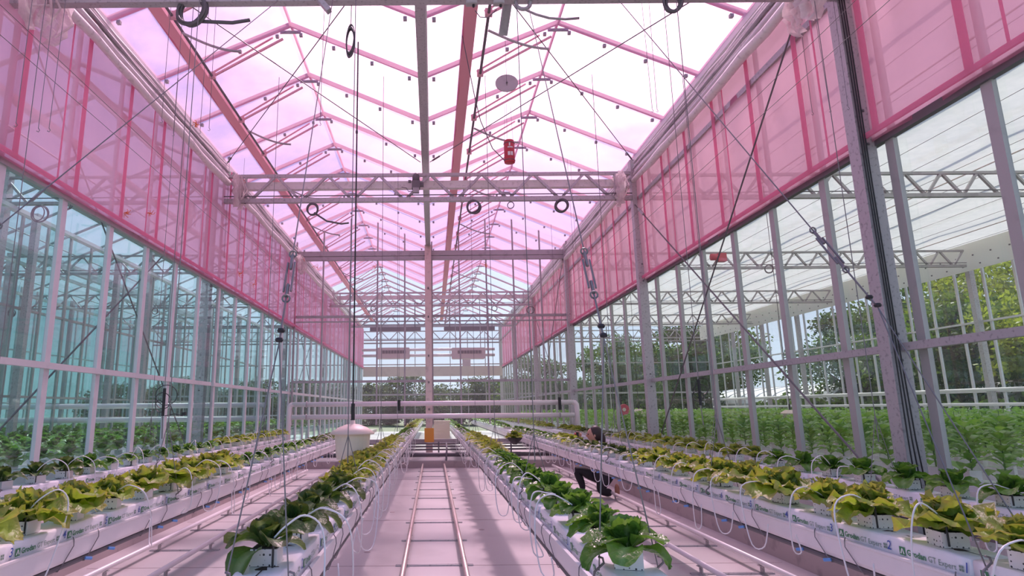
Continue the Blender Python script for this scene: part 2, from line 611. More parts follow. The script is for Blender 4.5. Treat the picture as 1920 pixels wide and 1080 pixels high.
def side_wall(s, nm, phase, pitch, glz, bar_mat):
    w = structure('wall_' + nm)
    ys = []
    y = phase - pitch * math.ceil((phase - YN) / pitch)
    while y < YF + 0.1:
        ys.append(y)
        y += pitch
    me = MB().span(-0.02, 0.02, -0.028, 0.028, 0.34, 6.6).mesh('mullion', bar_mat)
    inner = MB().span(-0.012, 0.012, -0.05, 0.05, 0.34, 4.05).mesh('mullion_cap', bar_mat)
    for y in ys:
        mo = ob('mullion', me, w, (s * XW, y, 0))
        ob('mullion_cap', inner, mo, (-s * 0.03, 0, 0))
    lo = {}
    for k in range(len(ys) - 1):
        a, b_ = ys[k] + 0.01, ys[k + 1] - 0.01
        for z0, z1 in ((0.36, 2.0), (2.04, 4.1)):
            if (z0,) not in lo:
                h, g = (b_ - a) / 2, (z1 - z0)
                lo[(z0,)] = MB().add([(0, -h, 0), (0, h, 0), (0, h, g), (0, -h, g)], [(0, 1, 2, 3)]).mesh('pane', glz)
            ob('pane', lo[(z0,)], w, (s * (XW + 0.012), (a + b_) / 2, z0))
    # pink film above the glass, one sheet per field
    fm = [ripple_sheet(0, -pitch / 2, pitch / 2, 0, 2.42, 0.03, p_).mesh('film_sheet', FILM_WALL, True) for p_ in (0.3, 1.4, 2.9, 4.0)]
    bt = MB().span(-0.004, 0.004, -0.04, 0.04, 4.1, 6.5).mesh('film_seam', FILM_SEAM)
    ft = MB().span(-0.012, 0.012, -pitch / 2, pitch / 2, 0.035, 0.085).mesh('film_hem', FILM_SEAM)
    bt2 = MB().span(-0.003, 0.003, -0.012, 0.012, 4.1, 6.5).mesh('film_fold', FILM_SEAM)
    for k in range(len(ys) - 1):
        yc = (ys[k] + ys[k + 1]) / 2
        fo = ob('film_sheet', fm[(k * 3 + (s > 0)) % 4], w, (s * (XW - 0.10), yc, 4.02))
        ob('film_hem', ft, fo, (-s * 0.05, 0, 0))
        ob('film_seam', bt, w, (s * (XW - 0.145), ys[k], 0))
        if k % 2:
            ob('film_fold', bt2, w, (s * (XW - 0.145), yc + 0.18, 0))
    # posts
    for y in COLS_Y:
        xp = s * 4.26 if s > 0 else s * 4.56
        b = MB().span(xp - 0.085, xp + 0.085, y - 0.075, y + 0.075, 0.34, 6.6)
        po = b.build('post', GALV, w)
        MB().span(xp - 0.16, xp + 0.16, y - 0.15, y + 0.15, 0.34, 0.36).build('foot_plate', GALV, po)
        bo = MB()
        for z in (1.9, 2.14, 4.0, 4.35):
            bo.lathe([(0.016, -0.01), (0.016, 0.01)], (xp - s * 0.0, y - 0.08, z), 6)
        bo.build('bolt', DARKSTEEL, po)
    # rails along the wall
    rx = 4.30 if s > 0 else 4.36
    for k in range(len(COLS_Y)):
        y0 = COLS_Y[k - 1] if k else YN
        MB().span(s * rx - 0.03, s * rx + 0.03, y0 + 0.08, COLS_Y[k] - 0.08, 1.985, 2.055).build('mid_rail', GALV if s > 0 else ALU, w)
        xh = 4.30 if s > 0 else 4.50
        MB().span(s * xh - 0.03, s * xh + 0.03, y0 + 0.08, COLS_Y[k] - 0.08, 5.70, 5.78).build('high_rail', GALV, w)
    MB().span(s * 4.36 - 0.03, s * 4.36 + 0.03, YN, YF, 3.98, 4.06).build('film_rail', DARKSTEEL if s > 0 else STEEL, w)
    MB().span(s * 4.38 - 0.04, s * 4.38 + 0.04, YN, YF, 6.58, 6.70).build('eaves_rail', WHITE, w)
    MB().span(s * 4.40 - 0.05, s * 4.40 + 0.05, YN, YF, 0.34, 0.42).build('sill', ALU, w)
    # crossed tie rods between the first two and next posts
    xr = 4.20 if s > 0 else 4.62
    for k in (0, 2):
        y0, y1 = COLS_Y[k] + 0.1, COLS_Y[k + 1] - 0.1
        for za, zb in ((6.35, 0.6), (0.6, 5.6)):
            rod = MB().tube([(s * xr, y0, za), (s * xr, y1, zb)], 0.012, 6)
            r_ = rod.build('tie_rod', DARKSTEEL, w)
            a, b_ = Vector((s * xr, y0, za)), Vector((s * xr, y1, zb))
            q = a + (b_ - a) * (0.03 if za > zb else 0.97)
            q2 = a + (b_ - a) * (0.07 if za > zb else 0.93)
            MB().tube([q, q2], 0.028, 8).build('rod_end', GALV, r_)
    return w


side_wall(-1, 'left', 6.95, 1.08, GLASS_TEAL, ALU)
side_wall(1, 'right', 5.45, 1.04, GLASS, ALU_DULL)

# ------------------------------------------------------------------ roofs
RAFT_Y = [9.1 + 1.55 * k for k in range(-4, 20)]


def panel_mesh(name, x0, z0, x1, z1, dy, mt, sag=0.03):
    b = MB()
    vs, fs = [], []
    nx, ny = 3, 4
    for i in range(nx + 1):
        for j in range(ny + 1):
            t, u = i / nx, j / ny
            vs.append((x0 + (x1 - x0) * t, dy * u, z0 + (z1 - z0) * t - sag * math.sin(PI * u) * math.sin(PI * t)))
    for i in range(nx):
        for j in range(ny):
            a = i * (ny + 1) + j
            fs.append((a, a + ny + 1, a + ny + 2, a + 1))
    return b.add(vs, fs).mesh(name, mt, True)


def roof(name, spans, pitch_y, pink, detail):
    """spans: list of (eave x, ridge x, eave x); bars above, film hung a hand below them"""
    r = structure(name)
    for e0, rg, e1 in spans:
        for a, b_, left in ((e0, rg, True), (rg, e1, False)):
            za, zb = (ZE, ZR) if left else (ZR, ZE)
            bar = MB().bar((a, 0, za), (b_, 0, zb), 0.05, 0.07).mesh('rafter', PINK_LIT if pink else STEEL)
            dy = pitch_y[1] - pitch_y[0]
            pm = panel_mesh('film_panel', a, za - 0.10, b_, zb - 0.10, dy, FILM_ROOF)
            gm = panel_mesh('glass_panel', a, za, b_, zb, dy, ROOF_CLEAR, 0.0)
            clip = MB()
            if detail:
                for t in (0.08, 0.33, 0.62, 0.9):
                    clip.box((a + (b_ - a) * t, 0.0, za + (zb - za) * t - 0.12), (0.05, 0.05, 0.05))
                clip = clip.mesh('film_clip', STEEL)
            for i, y in enumerate(pitch_y):
                o = ob('rafter', bar, r, (0, y, 0))
                isp = pink and y < 26
                if detail and isp and y < 20:
                    ob('film_clip', clip, o)
                if i < len(pitch_y) - 1:
                    ob('film_panel' if isp else 'glass_panel', pm if isp else gm, r, (0, y, 0))
        y0, y1 = pitch_y[0], pitch_y[-1]
        MB().bar((rg, y0, ZR), (rg, y1, ZR), 0.035, 0.05).build('ridge_bar', PINK_LIT if pink else STEEL, r)
        if detail:
            # lower edge of the vents on the left slope, push rods and their rack
            t = 0.31
            xv, zv = e0 + (rg - e0) * t, ZE + (ZR - ZE) * t
            MB().bar((xv, y0, zv - 0.11), (xv, y1, zv - 0.11), 0.19, 0.08).build('vent_rail', RAIL_PINK_LIT, r)
            xs, zs = xv + 0.24, zv - 0.26
            MB().tube([(xs, y0, zs), (xs, y1, zs)], 0.022, 8).build('rack_shaft', DARKSTEEL, r)
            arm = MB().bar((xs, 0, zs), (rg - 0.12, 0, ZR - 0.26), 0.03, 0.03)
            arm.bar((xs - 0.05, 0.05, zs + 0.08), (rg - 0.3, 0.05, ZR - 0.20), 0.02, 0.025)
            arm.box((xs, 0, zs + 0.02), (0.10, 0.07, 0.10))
            arm = arm.mesh('push_rod', PINK_LIT)
            arc = MB().tube([(xs + 0.02 + 0.85 * q, 0.0, zs - 0.03 - 0.30 * math.sin(q * 1.5) - 0.02) for q in [i / 8 for i in range(9)]], 0.018, 6).mesh('rack_arc', STEEL)
            pl = MB().box((rg, 0, ZR - 0.14), (0.34, 0.02, 0.05)).mesh('ridge_plate', STEEL)
            for i, y in enumerate(pitch_y):
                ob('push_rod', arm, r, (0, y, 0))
                ob('ridge_plate', pl, r, (0, y, 0))
                if i % 2:
                    ob('rack_arc', arc, r, (0, y + 0.3, 0))
        else:
            MB().tube([(e0 + 0.9, y0, ZE + 0.1), (e0 + 0.9, y1, ZE + 0.1)], 0.02, 6).build('rack_shaft', STEEL, r)
    return r


RAIL_PINK_LIT = mat('vent rail with painted pink light', (0.86, 0.38, 0.44), 0.5)  # coral tone stands in for the film's pink light on the rail
main = roof('ceiling', [(-4.45, -2.3, VAL), (VAL, 2.12, 4.38)], RAFT_Y, True, True)
MB().span(VAL - 0.07, VAL + 0.07, RAFT_Y[0], YF, ZE - 0.24, ZE - 0.06).build('valley_gutter', GALV, main)
vr = MB().span(VAL + 0.065, VAL + 0.085, RAFT_Y[0], YF, ZE - 0.26, ZE - 0.20)
vr.build('valley_conduit', ALU, main)
for s, x in ((-1, -4.47), (1, 4.40)):
    MB().span(x - 0.09, x + 0.09, RAFT_Y[0], YF, ZE - 0.16, ZE - 0.02).build('eaves_gutter', WHITE, main)
SIDE_Y = [2.9 + 1.7 * k for k in range(0, 22)]
lr = roof('ceiling', [(-4.6 - 4.4 * (k + 1), -4.6 - 4.4 * k - 2.2, -4.6 - 4.4 * k) for k in range(3)], SIDE_Y, False, False)
for k in (1, 2):
    MB().span(-4.6 - 4.4 * k - 0.1, -4.6 - 4.4 * k + 0.1, SIDE_Y[0], YF, ZE - 0.24, ZE - 0.04).build('valley_gutter', GALV, lr)

# right bay: flat white shade cloth with the roof's bars above it
cr = structure('ceiling')
for i in range(11):
    y0 = 1.0 + i * 3.4
    for j in range(3):
        x0 = 4.55 + j * 4.36
        b = MB()
        vs, fs = [], []
        for a in range(5):
            for c in range(5):
                vs.append((x0 + 4.36 * a / 4, y0 + 3.4 * c / 4, 6.52 - 0.05 * math.sin(PI * c / 4) - 0.02 * math.sin(PI * a / 2)))
        for a in range(4):
            for c in range(4):
                q = a * 5 + c
                fs.append((q, q + 5, q + 6, q + 1))
        b.add(vs, fs).build('shade_cloth', CLOTH, cr, True)
for x in (5.2, 6.6, 8.9, 11.1, 13.3, 15.5):
    MB().bar((x, 1, 6.95), (x, YF, 6.95), 0.10, 0.08).build('roof_bar', STEEL, cr)
for x in [5.0 + 0.9 * k for k in range(14)]:
    MB().tube([(x, 1, 6.46), (x, YF, 6.46)], 0.006, 4).build('carrier_wire', WIRE, cr)
for x in (7.4, 11.6, 15.6):
    MB().tube([(x, 1, 6.40), (x, YF, 6.40)], 0.014, 5).build('drive_rod', COPPER, cr)
# sloping white valance that closes the cloth against the outer wall
vb = MB().bar((16.9, 1, 6.05), (16.9, YF, 6.05), 0.05, 0.85)
vo = vb.build('valance', VALANCE, cr)
ey = MB()
for k in range(60):
    for dz in (-0.28, 0.02):
        ey.box((16.85, 1.6 + k * 0.62 + (0.2 if dz > 0 else 0), 6.05 + dz), (0.02, 0.04, 0.04))
ey.build('eyelet', DARKSTEEL, vo)


# ------------------------------------------------------------------ outer walls and ends
def plain_wall(name, x, y0, y1, pitch, ztop, glz, barm, post_pitch, rails):
    w = structure(name)
    n = int((y1 - y0) / pitch)
    bar = MB().span(-0.03, 0.03, -0.035, 0.035, 0.02, ztop).mesh('mullion', barm)
    pst = MB().span(-0.08, 0.08, -0.08, 0.08, 0.02, ztop).mesh('post', GALV)
    pn = MB().add([(0, 0.02, 0.3), (0, pitch - 0.02, 0.3), (0, pitch - 0.02, ztop), (0, 0.02, ztop)], [(0, 1, 2, 3)]).mesh('pane', glz)
    for k in range(n + 1):
        ob('mullion', bar, w, (x, y0 + k * pitch, 0))
        if k < n:
            ob('pane', pn, w, (x + 0.01, y0 + k * pitch, 0))
        if k % post_pitch == 0:
            ob('post', pst, w, (x - (0.15 if x > 0 else -0.15), y0 + k * pitch + 0.3, 0))
    for z in rails:
        MB().span(x - 0.06, x + 0.02, y0, y1, z - 0.03, z + 0.03).build('rail', barm, w)
    return w


plain_wall('wall_outer_right', XO, 9.5, YF, 1.07, 6.6, GLASS, ALU, 3, (0.3, 1.9, 4.1, 6.5))
plain_wall('wall_middle_left', -10.48, 6.5, YF, 1.07, 6.6, GLASS_TEAL, ALU_DULL, 4, (0.3, 1.9, 4.1, 6.5))
plain_wall('wall_outer_left', -XO, 6.5, YF, 1.07, 6.8, GLASS_TEAL, ALU, 3, (0.3, 1.9, 4.1, 6.5))


def cross_wall(name, y, x0, x1, pitch, ztop_fn, glz, barm, rails, zbot=0.2, two_tier=False, skip=None):
    w = structure(name)
    n = max(1, round((x1 - x0) / pitch))
    p = (x1 - x0) / n
    for k in range(n + 1):
        x = x0 + k * p
        zt = ztop_fn(x)
        MB().span(x - 0.022, x + 0.022, y - 0.03, y + 0.03, zbot, zt).build('mullion', barm, w)
        if k < n:
            xa, xb = x + 0.02, x + p - 0.02
            za, zb = ztop_fn(xa), ztop_fn(xb)
            if not (skip and skip((xa + xb) / 2)):
                MB().add([(xa, y + 0.01, 2.3), (xb, y + 0.01, 2.3), (xb, y + 0.01, zb), (xa, y + 0.01, za)], [(0, 1, 2, 3)]).build('pane', glz, w)
                MB().add([(xa, y + 0.01, zbot), (xb, y + 0.01, zbot), (xb, y + 0.01, 2.26), (xa, y + 0.01, 2.26)], [(0, 1, 2, 3)]).build('pane', glz, w)
    for z, t in rails:
        MB().span(x0, x1, y - 0.05, y + 0.05, z - t / 2, z + t / 2).build('rail', STEEL, w)
    return w


def main_top(x):
    if x < VAL:
        e0, rg, e1 = -4.45, -2.3, VAL
    else:
        e0, rg, e1 = VAL, 2.12, 4.38
    t = (x - e0) / (rg - e0) if x < rg else (e1 - x) / (e1 - rg)
    return ZE + (ZR - ZE) * max(0.0, min(1.0, t)) - 0.08


PART = film('clean partition glass', (0.95, 0.94, 0.95), (0.9, 0.85, 0.87), 0.05, 0, 1, 0.02)
pw_ = cross_wall('wall_partition', 18.95, -4.3, 4.3, 0.9, main_top, PART, STEEL, ((6.38, 0.16), (6.22, 0.12), (4.36, 0.07), (4.20, 0.03), (2.35, 0.07), (0.55, 0.14)), 1.05,
                 skip=lambda x: False)
b = MB().span(VAL - 0.10, VAL + 0.10, 18.70, 18.86, 0.18, 6.6)
cp = b.build('post', COPPER, pw_)
MB().span(VAL - 0.14, VAL + 0.14, 18.62, 18.70, 0.55, 0.95).build('post_box', ORANGE2, cp)
bb = MB()
for z in (1.5, 2.3, 3.1, 4.3, 5.2):
    bb.box((VAL, 18.685, z), (0.04, 0.03, 0.06))
bb.build('bolt', DARKSTEEL, cp)

wb = cross_wall('wall_back', YF, -XO, XO, 1.1, lambda x: 6.8, GLASS, STEEL, ((4.25, 0.06), (2.4, 0.10), (1.2, 0.08), (5.6, 0.08), (6.7, 0.2)), 0.2)
MB().span(-4.3, 4.3, YF - 0.45, YF - 0.25, 3.50, 4.10).build('girder', BEIGE, wb)
for x in (2.1,):
    MB().span(x - 0.25, x + 0.25, YF - 0.4, YF - 0.2, 4.1, 4.9).build('pier', HEATER, wb)


# ------------------------------------------------------------------ trusses
def truss(x0, x1, y, z0, z1, mt, label, panel=1.06, band=False, deep=0.07, group=None):
    t = tag(empty('roof_truss', (0, y, 0)), label, 'truss', group)
    MB().span(x0, x1, -0.035, 0.035, z1 - deep * 0.7, z1).build('top_chord', mt, t)
    MB().span(x0, x1, -0.045, 0.045, z0, z0 + deep).build('bottom_chord', mt, t)
    n = max(2, round((x1 - x0) / panel))
    p = (x1 - x0) / n
    br1 = MB().bar((0, 0, z1 - 0.02), (p / 2, 0, z0 + 0.03), 0.05, 0.05, (0, 1, 0)).mesh('brace', mt)
    br2 = MB().bar((0, 0, z0 + 0.03), (p / 2, 0, z1 - 0.02), 0.05, 0.05, (0, 1, 0)).mesh('brace', mt)
    for k in range(n):
        ob('brace', br1, t, (x0 + k * p, 0, 0))
        ob('brace', br2, t, (x0 + k * p + p / 2, 0, 0))
    MB().span(x0, x1, -0.06, -0.05, z0 + 0.12, z0 + 0.14).build('conduit', CABLE, t)
    if band:
        MB().span(x0 + 0.3, x1 - 0.2, 0.10, 0.22, z0 + 0.34, z0 + 0.50).build('screen_beam', BUNDLE, t)
        for x in (x0 + 0.45, x1 - 0.45):
            MB().span(x - 0.02, x + 0.02, -0.03, 0.03, z0, z1).build('end_post', mt, t)
    return t


MOD = ['nearest', 'second nearest', 'third nearest', 'fourth nearest', 'fifth nearest', 'farthest']
for k, y in enumerate(COLS_Y):
    if k in (0, 1, 3, 4, 5):
        truss(-4.33, 4.3, y if k else 5.60, 5.74 if k else 5.60, 6.36, GALV, ['grey box-beam truss crossing the very top of the view', 'grey lattice truss with motor across the pink middle bay', '',
              'pink-lit lattice truss just beyond the glass partition', 'lattice truss above the two wall heaters', 'lattice truss at the far gable of the middle bay'][k], 1.06, k in (1, 3), 0.09)
    if k:
        truss(4.6, 16.8, y, 5.74, 6.30, STEEL, '%s zigzag truss under the white shade cloth, right bay' % MOD[k - 1], 0.78, False, 0.08)
        truss(-17.4, -4.7, y, 5.74, 6.36, STEEL, '%s lattice truss behind the blue-green glass, left bay' % MOD[k - 1], 1.06, False, 0.06)

# ================================================================== CROP: gutters, slabs, plants
ZG0, ZG1 = 0.655, 0.76        # gutter
ZS = 0.855                    # top of the slabs
PT = 0.457                    # plant pitch; a slab carries two plants

# name, centre x, y of first plant, last y, gutter start, kinds [(until y, kind)]
ROWS = [
    ('left inner', -0.715, 2.80, 37.0, 1.7, [(4.9, 'cos'), (11.5, 'oak'), (18, 'pak'), (99, 'oak')]),
    ('right inner', 0.815, 2.74, 37.0, 1.7, [(8.0, 'pak'), (13.5, 'oak'), (99, 'pak')]),
    ('left middle', -2.24, 2.62, 14.6, 1.7, [(7.0, 'oak'), (10.9, 'pak'), (99, 'cos')]),
    ('right middle', 2.40, 2.12, 37.0, 1.5, [(7.4, 'oak'), (10.4, 'cos'), (12.0, 'oak'), (99, 'pak')]),
    ('left outer', -3.74, 4.60, 15.6, 3.6, [(6.7, 'cos'), (10.8, 'pak'), (99, 'oak')]),
    ('right outer', 3.74, 3.70, 36.8, 3.0, [(6.9, 'pak'), (12.6, 'oak'), (16, 'cos'), (99, 'oak')]),
]


def text_mb(txt, size, bold=0.0):
    c = bpy.data.curves.new('txt', 'FONT')
    c.body = txt
    c.size = size
    c.offset = bold
    c.resolution_u = 2
    o = bpy.data.objects.new('txt', c)
    COL.objects.link(o)
    dg = bpy.context.evaluated_depsgraph_get()
    me = bpy.data.meshes.new_from_object(o.evaluated_get(dg))
    vs = [v.co.copy() for v in me.vertices]
    fs = [tuple(p.vertices) for p in me.polygons]
    bpy.data.objects.remove(o)
    bpy.data.meshes.remove(me)
    return vs, fs


def flat(mbd, vs, fs, m_, dx, dy, ital=0.0, s=1.0):
    mbd.m = m_
    mbd.add([(v[0] * s + dx + v[1] * s * ital, v[1] * s + dy, 0) for v in vs], fs)


# the printed line, lying in its own XY plane (x along the text)
TB = text_mb('Grodan', 0.05, 0.0012)
TT = text_mb('GT Expert', 0.048, 0.0)
pm = MB()
flat(pm, [(0, 0), (0.05, 0), (0.05, 0.05), (0, 0.05)], [(0, 1, 2, 3)], 0, 0, 0)
pm.m = 1
pm.add([(0.006, 0.008, 0.0008), (0.022, 0.042, 0.0008), (0.028, 0.042, 0.0008), (0.018, 0.008, 0.0008)], [(3, 2, 1, 0)])
pm.add([(0.044, 0.008, 0.0008), (0.030, 0.042, 0.0008), (0.026, 0.036, 0.0008), (0.032, 0.008, 0.0008)], [(0, 1, 2, 3)])
flat(pm, TB[0], TB[1], 0, 0.062, 0.008)
flat(pm, TT[0], TT[1], 2, 0.062 + max(v[0] for v in TB[0]) + 0.015, 0.008)
ex = 0.062 + max(v[0] for v in TB[0]) + 0.015 + max(v[0] for v in TT[0]) + 0.02
for i in (0, 1):
    for j in (0, 1):
        flat(pm, [(0, 0), (0.014, 0), (0.014, 0.014), (0, 0.014)], [(0, 1, 2, 3)], 2, ex + i * 0.018, 0.010 + j * 0.018)
PRINT_W = ex + 0.034
k_ = 0.375 / PRINT_W
pm.v = [(a * k_, b_ * k_ * 1.0, c) for a, b_, c in pm.v]
PRINT = {}
for s in (-1, 1):
    q = MB()
    # right rows (s=1): print on the -x face, text runs towards the viewer (-y); left rows: on the +x face, runs away (+y)
    q.v = [(0, -a if s > 0 else a, b_) if True else None for a, b_, c in pm.v]
    q.v = [(-s * (c * 1.0), p[1], p[2]) for p, (a, b_, c) in zip(q.v, pm.v)]
    q.f, q.mi = pm.f, pm.mi
    PRINT[s] = q.mesh('print', [GREEN_INK, WHITE_INK, GREY_INK])
DIG = {}
for d in '123456789':
    vs, fs = text_mb(d, 0.062, 0.0006)
    for s in (-1, 1):
        q = MB()
        q.add([(0, (-(v[0] + v[1] * 0.15)) if s > 0 else (v[0] + v[1] * 0.15), v[1]) for v in vs], fs)
        DIG[d, s] = q.mesh('marker_number', BLUE_INK)


def slab_mesh(seed, ln=0.905):
    rnd = random.Random(seed)
    b = MB()
    n = 14
    prof0 = [(-0.102, 0.0), (-0.105, 0.045), (-0.104, 0.086), (-0.101, 0.095), (-0.09, 0.099), (0, 0.096), (0.09, 0.099), (0.101, 0.095), (0.104, 0.086), (0.105, 0.045), (0.102, 0.0)]
    vs = []
    for i in range(n + 1):
        t = i / n
        pinch = 0.95 if i in (0, n) else 1.0
        for x, z in prof0:
            vs.append((x * (1 + rnd.uniform(-.02, .02)) * pinch, -ln / 2 + ln * t, z * pinch + (rnd.uniform(-.003, .003) if z > .02 else 0)))
    m_ = len(prof0)
    fs = []
    for i in range(n):
        for k in range(m_ - 1):
            fs.append((i * m_ + k, i * m_ + k + 1, (i + 1) * m_ + k + 1, (i + 1) * m_ + k))
    fs.append(tuple(range(m_))[::-1])
    fs.append(tuple(n * m_ + k for k in range(m_)))
    b.add(vs, [f[::-1] for f in fs])
    return b.mesh('grow_slab', SLAB, True)


SLABS = [slab_mesh(i) for i in range(4)]
SLIT = MB().add([(-0.055, -0.085, 0), (0.055, -0.085, 0), (0.06, 0.075, 0), (-0.06, 0.075, 0)], [(0, 1, 2, 3)]).add(
    [(-0.003, -0.24, 0), (0.003, -0.24, 0), (0.003, -0.08, 0), (-0.003, -0.08, 0)], [(0, 1, 2, 3)]).mesh('cut_opening', SOIL)


def gutter(nm, x, y0, y1, s, clips):
    g = tag(empty('grow_gutter', (x, 0, 0)), 'long white growing gutter, %s of the six, with printed slabs on it' % nm, 'gutter', 'white growing gutters')
    b = MB()
    prof = [(-0.130, ZG1 - 0.004), (-0.138, ZG1 + 0.004), (-0.138, ZG1 + 0.014), (-0.118, ZG1 + 0.014), (-0.112, ZG1 - 0.010), (0.112, ZG1 - 0.010), (0.118, ZG1 + 0.014),
            (0.138, ZG1 + 0.014), (0.138, ZG1 + 0.004), (0.130, ZG1 - 0.004), (0.128, ZG0 + 0.02), (0.118, ZG0), (-0.118, ZG0), (-0.128, ZG0 + 0.02)]
    n = len(prof)
    vs = [(p[0], y, p[1]) for y in (y0, y1) for p in prof]
    fs = [(k, (k + 1) % n, n + (k + 1) % n, n + k) for k in range(n)] + [tuple(range(n))[::-1], tuple(range(n, 2 * n))]
    b.add(vs, [f[::-1] for f in fs])
    b.build('trough', GUTTER, g)
    MB().tube([(-s * 0.10, y0, ZG0 - 0.022), (-s * 0.10, y1, ZG0 - 0.022)], 0.017, 8).build('drip_line', CABLE, g)
    MB().span(-0.06, 0.06, y0 + 0.1, y1 - 0.1, ZG0 - 0.035, ZG0).build('under_rail', STEEL, g)
    cl = MB().tube([(-s * 0.128, 0.012, ZG1 + 0.025), (-s * 0.142, 0, ZG1 + 0.012), (-s * 0.146, -0.004, ZG1 - 0.02), (-s * 0.128, -0.075, ZG0 - 0.01),
                    (-s * 0.118, -0.09, ZG0 - 0.035), (-s * 0.06, -0.09, ZG0 - 0.037)], 0.0028, 5).mesh('wire_clip', WIRE)
    bc = MB().tube([(-s * 0.125, 0, ZG0 - 0.02), (-s * 0.15, 0.03, ZG0 - 0.028)], 0.010, 6).mesh('blue_connector', BLUE)
    y = y0 + 0.35
    i = 0
    while y < min(y1, clips):
        ob('wire_clip', cl, g, (0, y, 0))
        if 'middle' in nm:
            ob('blue_connector', bc, g, (0, y + 0.17, 0))
        y += 0.27 if i % 2 else 0.73
        i += 1
    return g


slab_no = 0
for nm, x, yp, y1, yg, kinds in ROWS:
    s = 1 if x > 0 else -1
    ye = y1 + 0.3
    gutter(nm, x, yg, ye, s, 12.0)
    k = 0
    # slabs are one metre long, two plants each, first plant a quarter in
    y = yp - PT / 2
    while y > yg + 0.3:
        y -= 2 * PT
    while y + 2 * PT < ye:
        yc = y + PT
        if True:
            o = ob('grow_slab', SLABS[slab_no % 4], None, (x, yc, ZG1 - 0.005))
            lab = ('white printed growing slab, %s from near end of %s gutter' % (ONES[k], nm)) if k < 12 else 'white printed growing slab in the far run of the %s gutter' % nm
            tag(o, lab, 'growing slab', 'white slabs on the %s gutter' % nm)
            if yc < 16:
                for q in (-PT / 2, PT / 2):
                    off = 0.18 if s > 0 else -0.22
                    ob('print', PRINT[s], o, (-s * 0.1085, q + off, 0.026))
                    ob('cut_opening', SLIT, o, (0, q, 0.0965))
                if yc < 9:
                    for q in (-PT / 2, PT / 2):
                        dn = round((yc + q - PT / 2 - (3.26 if s > 0 else 3.38)) / PT) + (2 if s > 0 else 3)
                        if 1 <= dn <= 9 and nm != 'right outer' and nm != 'left outer':
                            ob('marker_number', DIG[str(dn), s], o, (-s * 0.1088, q + (-0.192 if s > 0 else -0.27), 0.034))
            k += 1
            slab_no += 1
        y += 2 * PT


# ------------------------------------------------------------------ leaves and plants
def leaf_mb(kind, seed, nu, nv, inner=False):
    rnd = random.Random(seed)
    ph = rnd.uniform(0, 6)
    vs, fs, tint = [], [], []
    if kind == 'oak':
        L_, Wd, e0, e1 = 0.20, 0.086, 66, 5
    elif kind == 'cos':
        L_, Wd, e0, e1 = 0.185, 0.070, 70, -12
    elif kind == 'pak':
        L_, Wd, e0, e1 = 0.18, 0.064, 72, -22
    else:
        L_, Wd, e0, e1 = 0.22, 0.078, 34, -48
    if inner:
        L_, e0, e1 = L_ * 0.86, e0 + 12, e1 + 62
    y = z = 0.0
    pts = []
    for i in range(nu + 1):
        t = i / nu
        a = RAD(e0 + (e1 - e0) * t ** 1.15)
        pts.append((y, z, a))
        y += L_ / nu * math.cos(a)
        z += L_ / nu * math.sin(a)
    jit = [rnd.uniform(-1, 1) for _ in range(2 * (nu + 2))]
    for i in range(nu + 1):
        t = i / nu
        if kind == 'oak':
            w = Wd * (0.22 + 0.78 * math.sin(PI * min(1, t ** 0.75 * 0.97)) ** 0.8 if t < 0.97 else 0.32)
            w = Wd * max(0.16, (math.sin(PI * (0.06 + 0.82 * t ** 0.85))) ** 0.7)
        elif kind == 'pep':
            w = Wd * max(0.05, math.sin(PI * t ** 0.8) ** 0.9)
        else:
            b_ = max(0.0, (t - 0.18) / 0.82)
            w = max(0.011, Wd * math.sin(PI * min(1, 0.02 + 0.9 * b_ ** 0.8)) ** 0.62) if t > 0.18 else 0.012
        yy, zz, a = pts[i]
        for j in range(nv + 1):
            sx = -1 + 2 * j / nv
            ww = w
            edge = abs(sx) ** 2
            n_up, along = 0.0, 0.0
            if kind == 'oak':
                ww = w * (1 + 0.30 * jit[(i * 2 + (j > nv / 2)) % len(jit)] * (abs(sx) > .6))
                n_up = 0.30 * w * abs(sx) ** 1.6 + 0.026 * edge * math.sin(12 * t + ph + 2.6 * sx) + 0.012 * math.sin(19 * t + 6 * sx + ph)
                along = 0.020 * edge * jit[(i * 2 + 1) % len(jit)]
                if i == nu:
                    along += 0.016 * (rnd.uniform(-1, 1))
            elif kind == 'cos':
                n_up = 0.42 * w * sx * sx + 0.007 * edge * math.sin(8 * t + ph)
            elif kind == 'pak':
                n_up = 0.30 * w * sx * sx + 0.006 * math.sin(19 * t + ph + 9 * abs(sx)) * (t > .25) + 0.006 * edge * math.sin(10 * t + ph)
            else:
                n_up = 0.25 * w * abs(sx)
            xx = sx * ww
            vs.append((xx, yy + along * math.cos(a) - n_up * math.sin(a), zz + along * math.sin(a) + n_up * math.cos(a)))
            e = min(1.0, (0.75 * abs(sx) ** 3 + 0.8 * t ** 5))
            ve = 0.85 * max(0.0, 1 - abs(sx) * (nv / 2) * (1.6 if kind != 'oak' else 1.2)) * (1 - 0.6 * t)
            tint.append((e, ve, 0, 1))
    for i in range(nu):
        for j in range(nv):
            q = i * (nv + 1) + j
            fs.append((q, q + 1, q + nv + 2, q + nv + 1))
    return vs, fs, tint


def mesh_of(name, vs, fs, tint, mt, smooth=True):
    me = bpy.data.meshes.new(name)
    me.from_pydata([tuple(v) for v in vs], [], fs)
    me.materials.append(mt)
    ca = me.color_attributes.new('tint', 'FLOAT_COLOR', 'POINT')
    ca.data.foreach_set('color', [c for t in tint for c in t])
    if smooth:
        me.polygons.foreach_set('use_smooth', [True] * len(me.polygons))
    me.update()
    return me


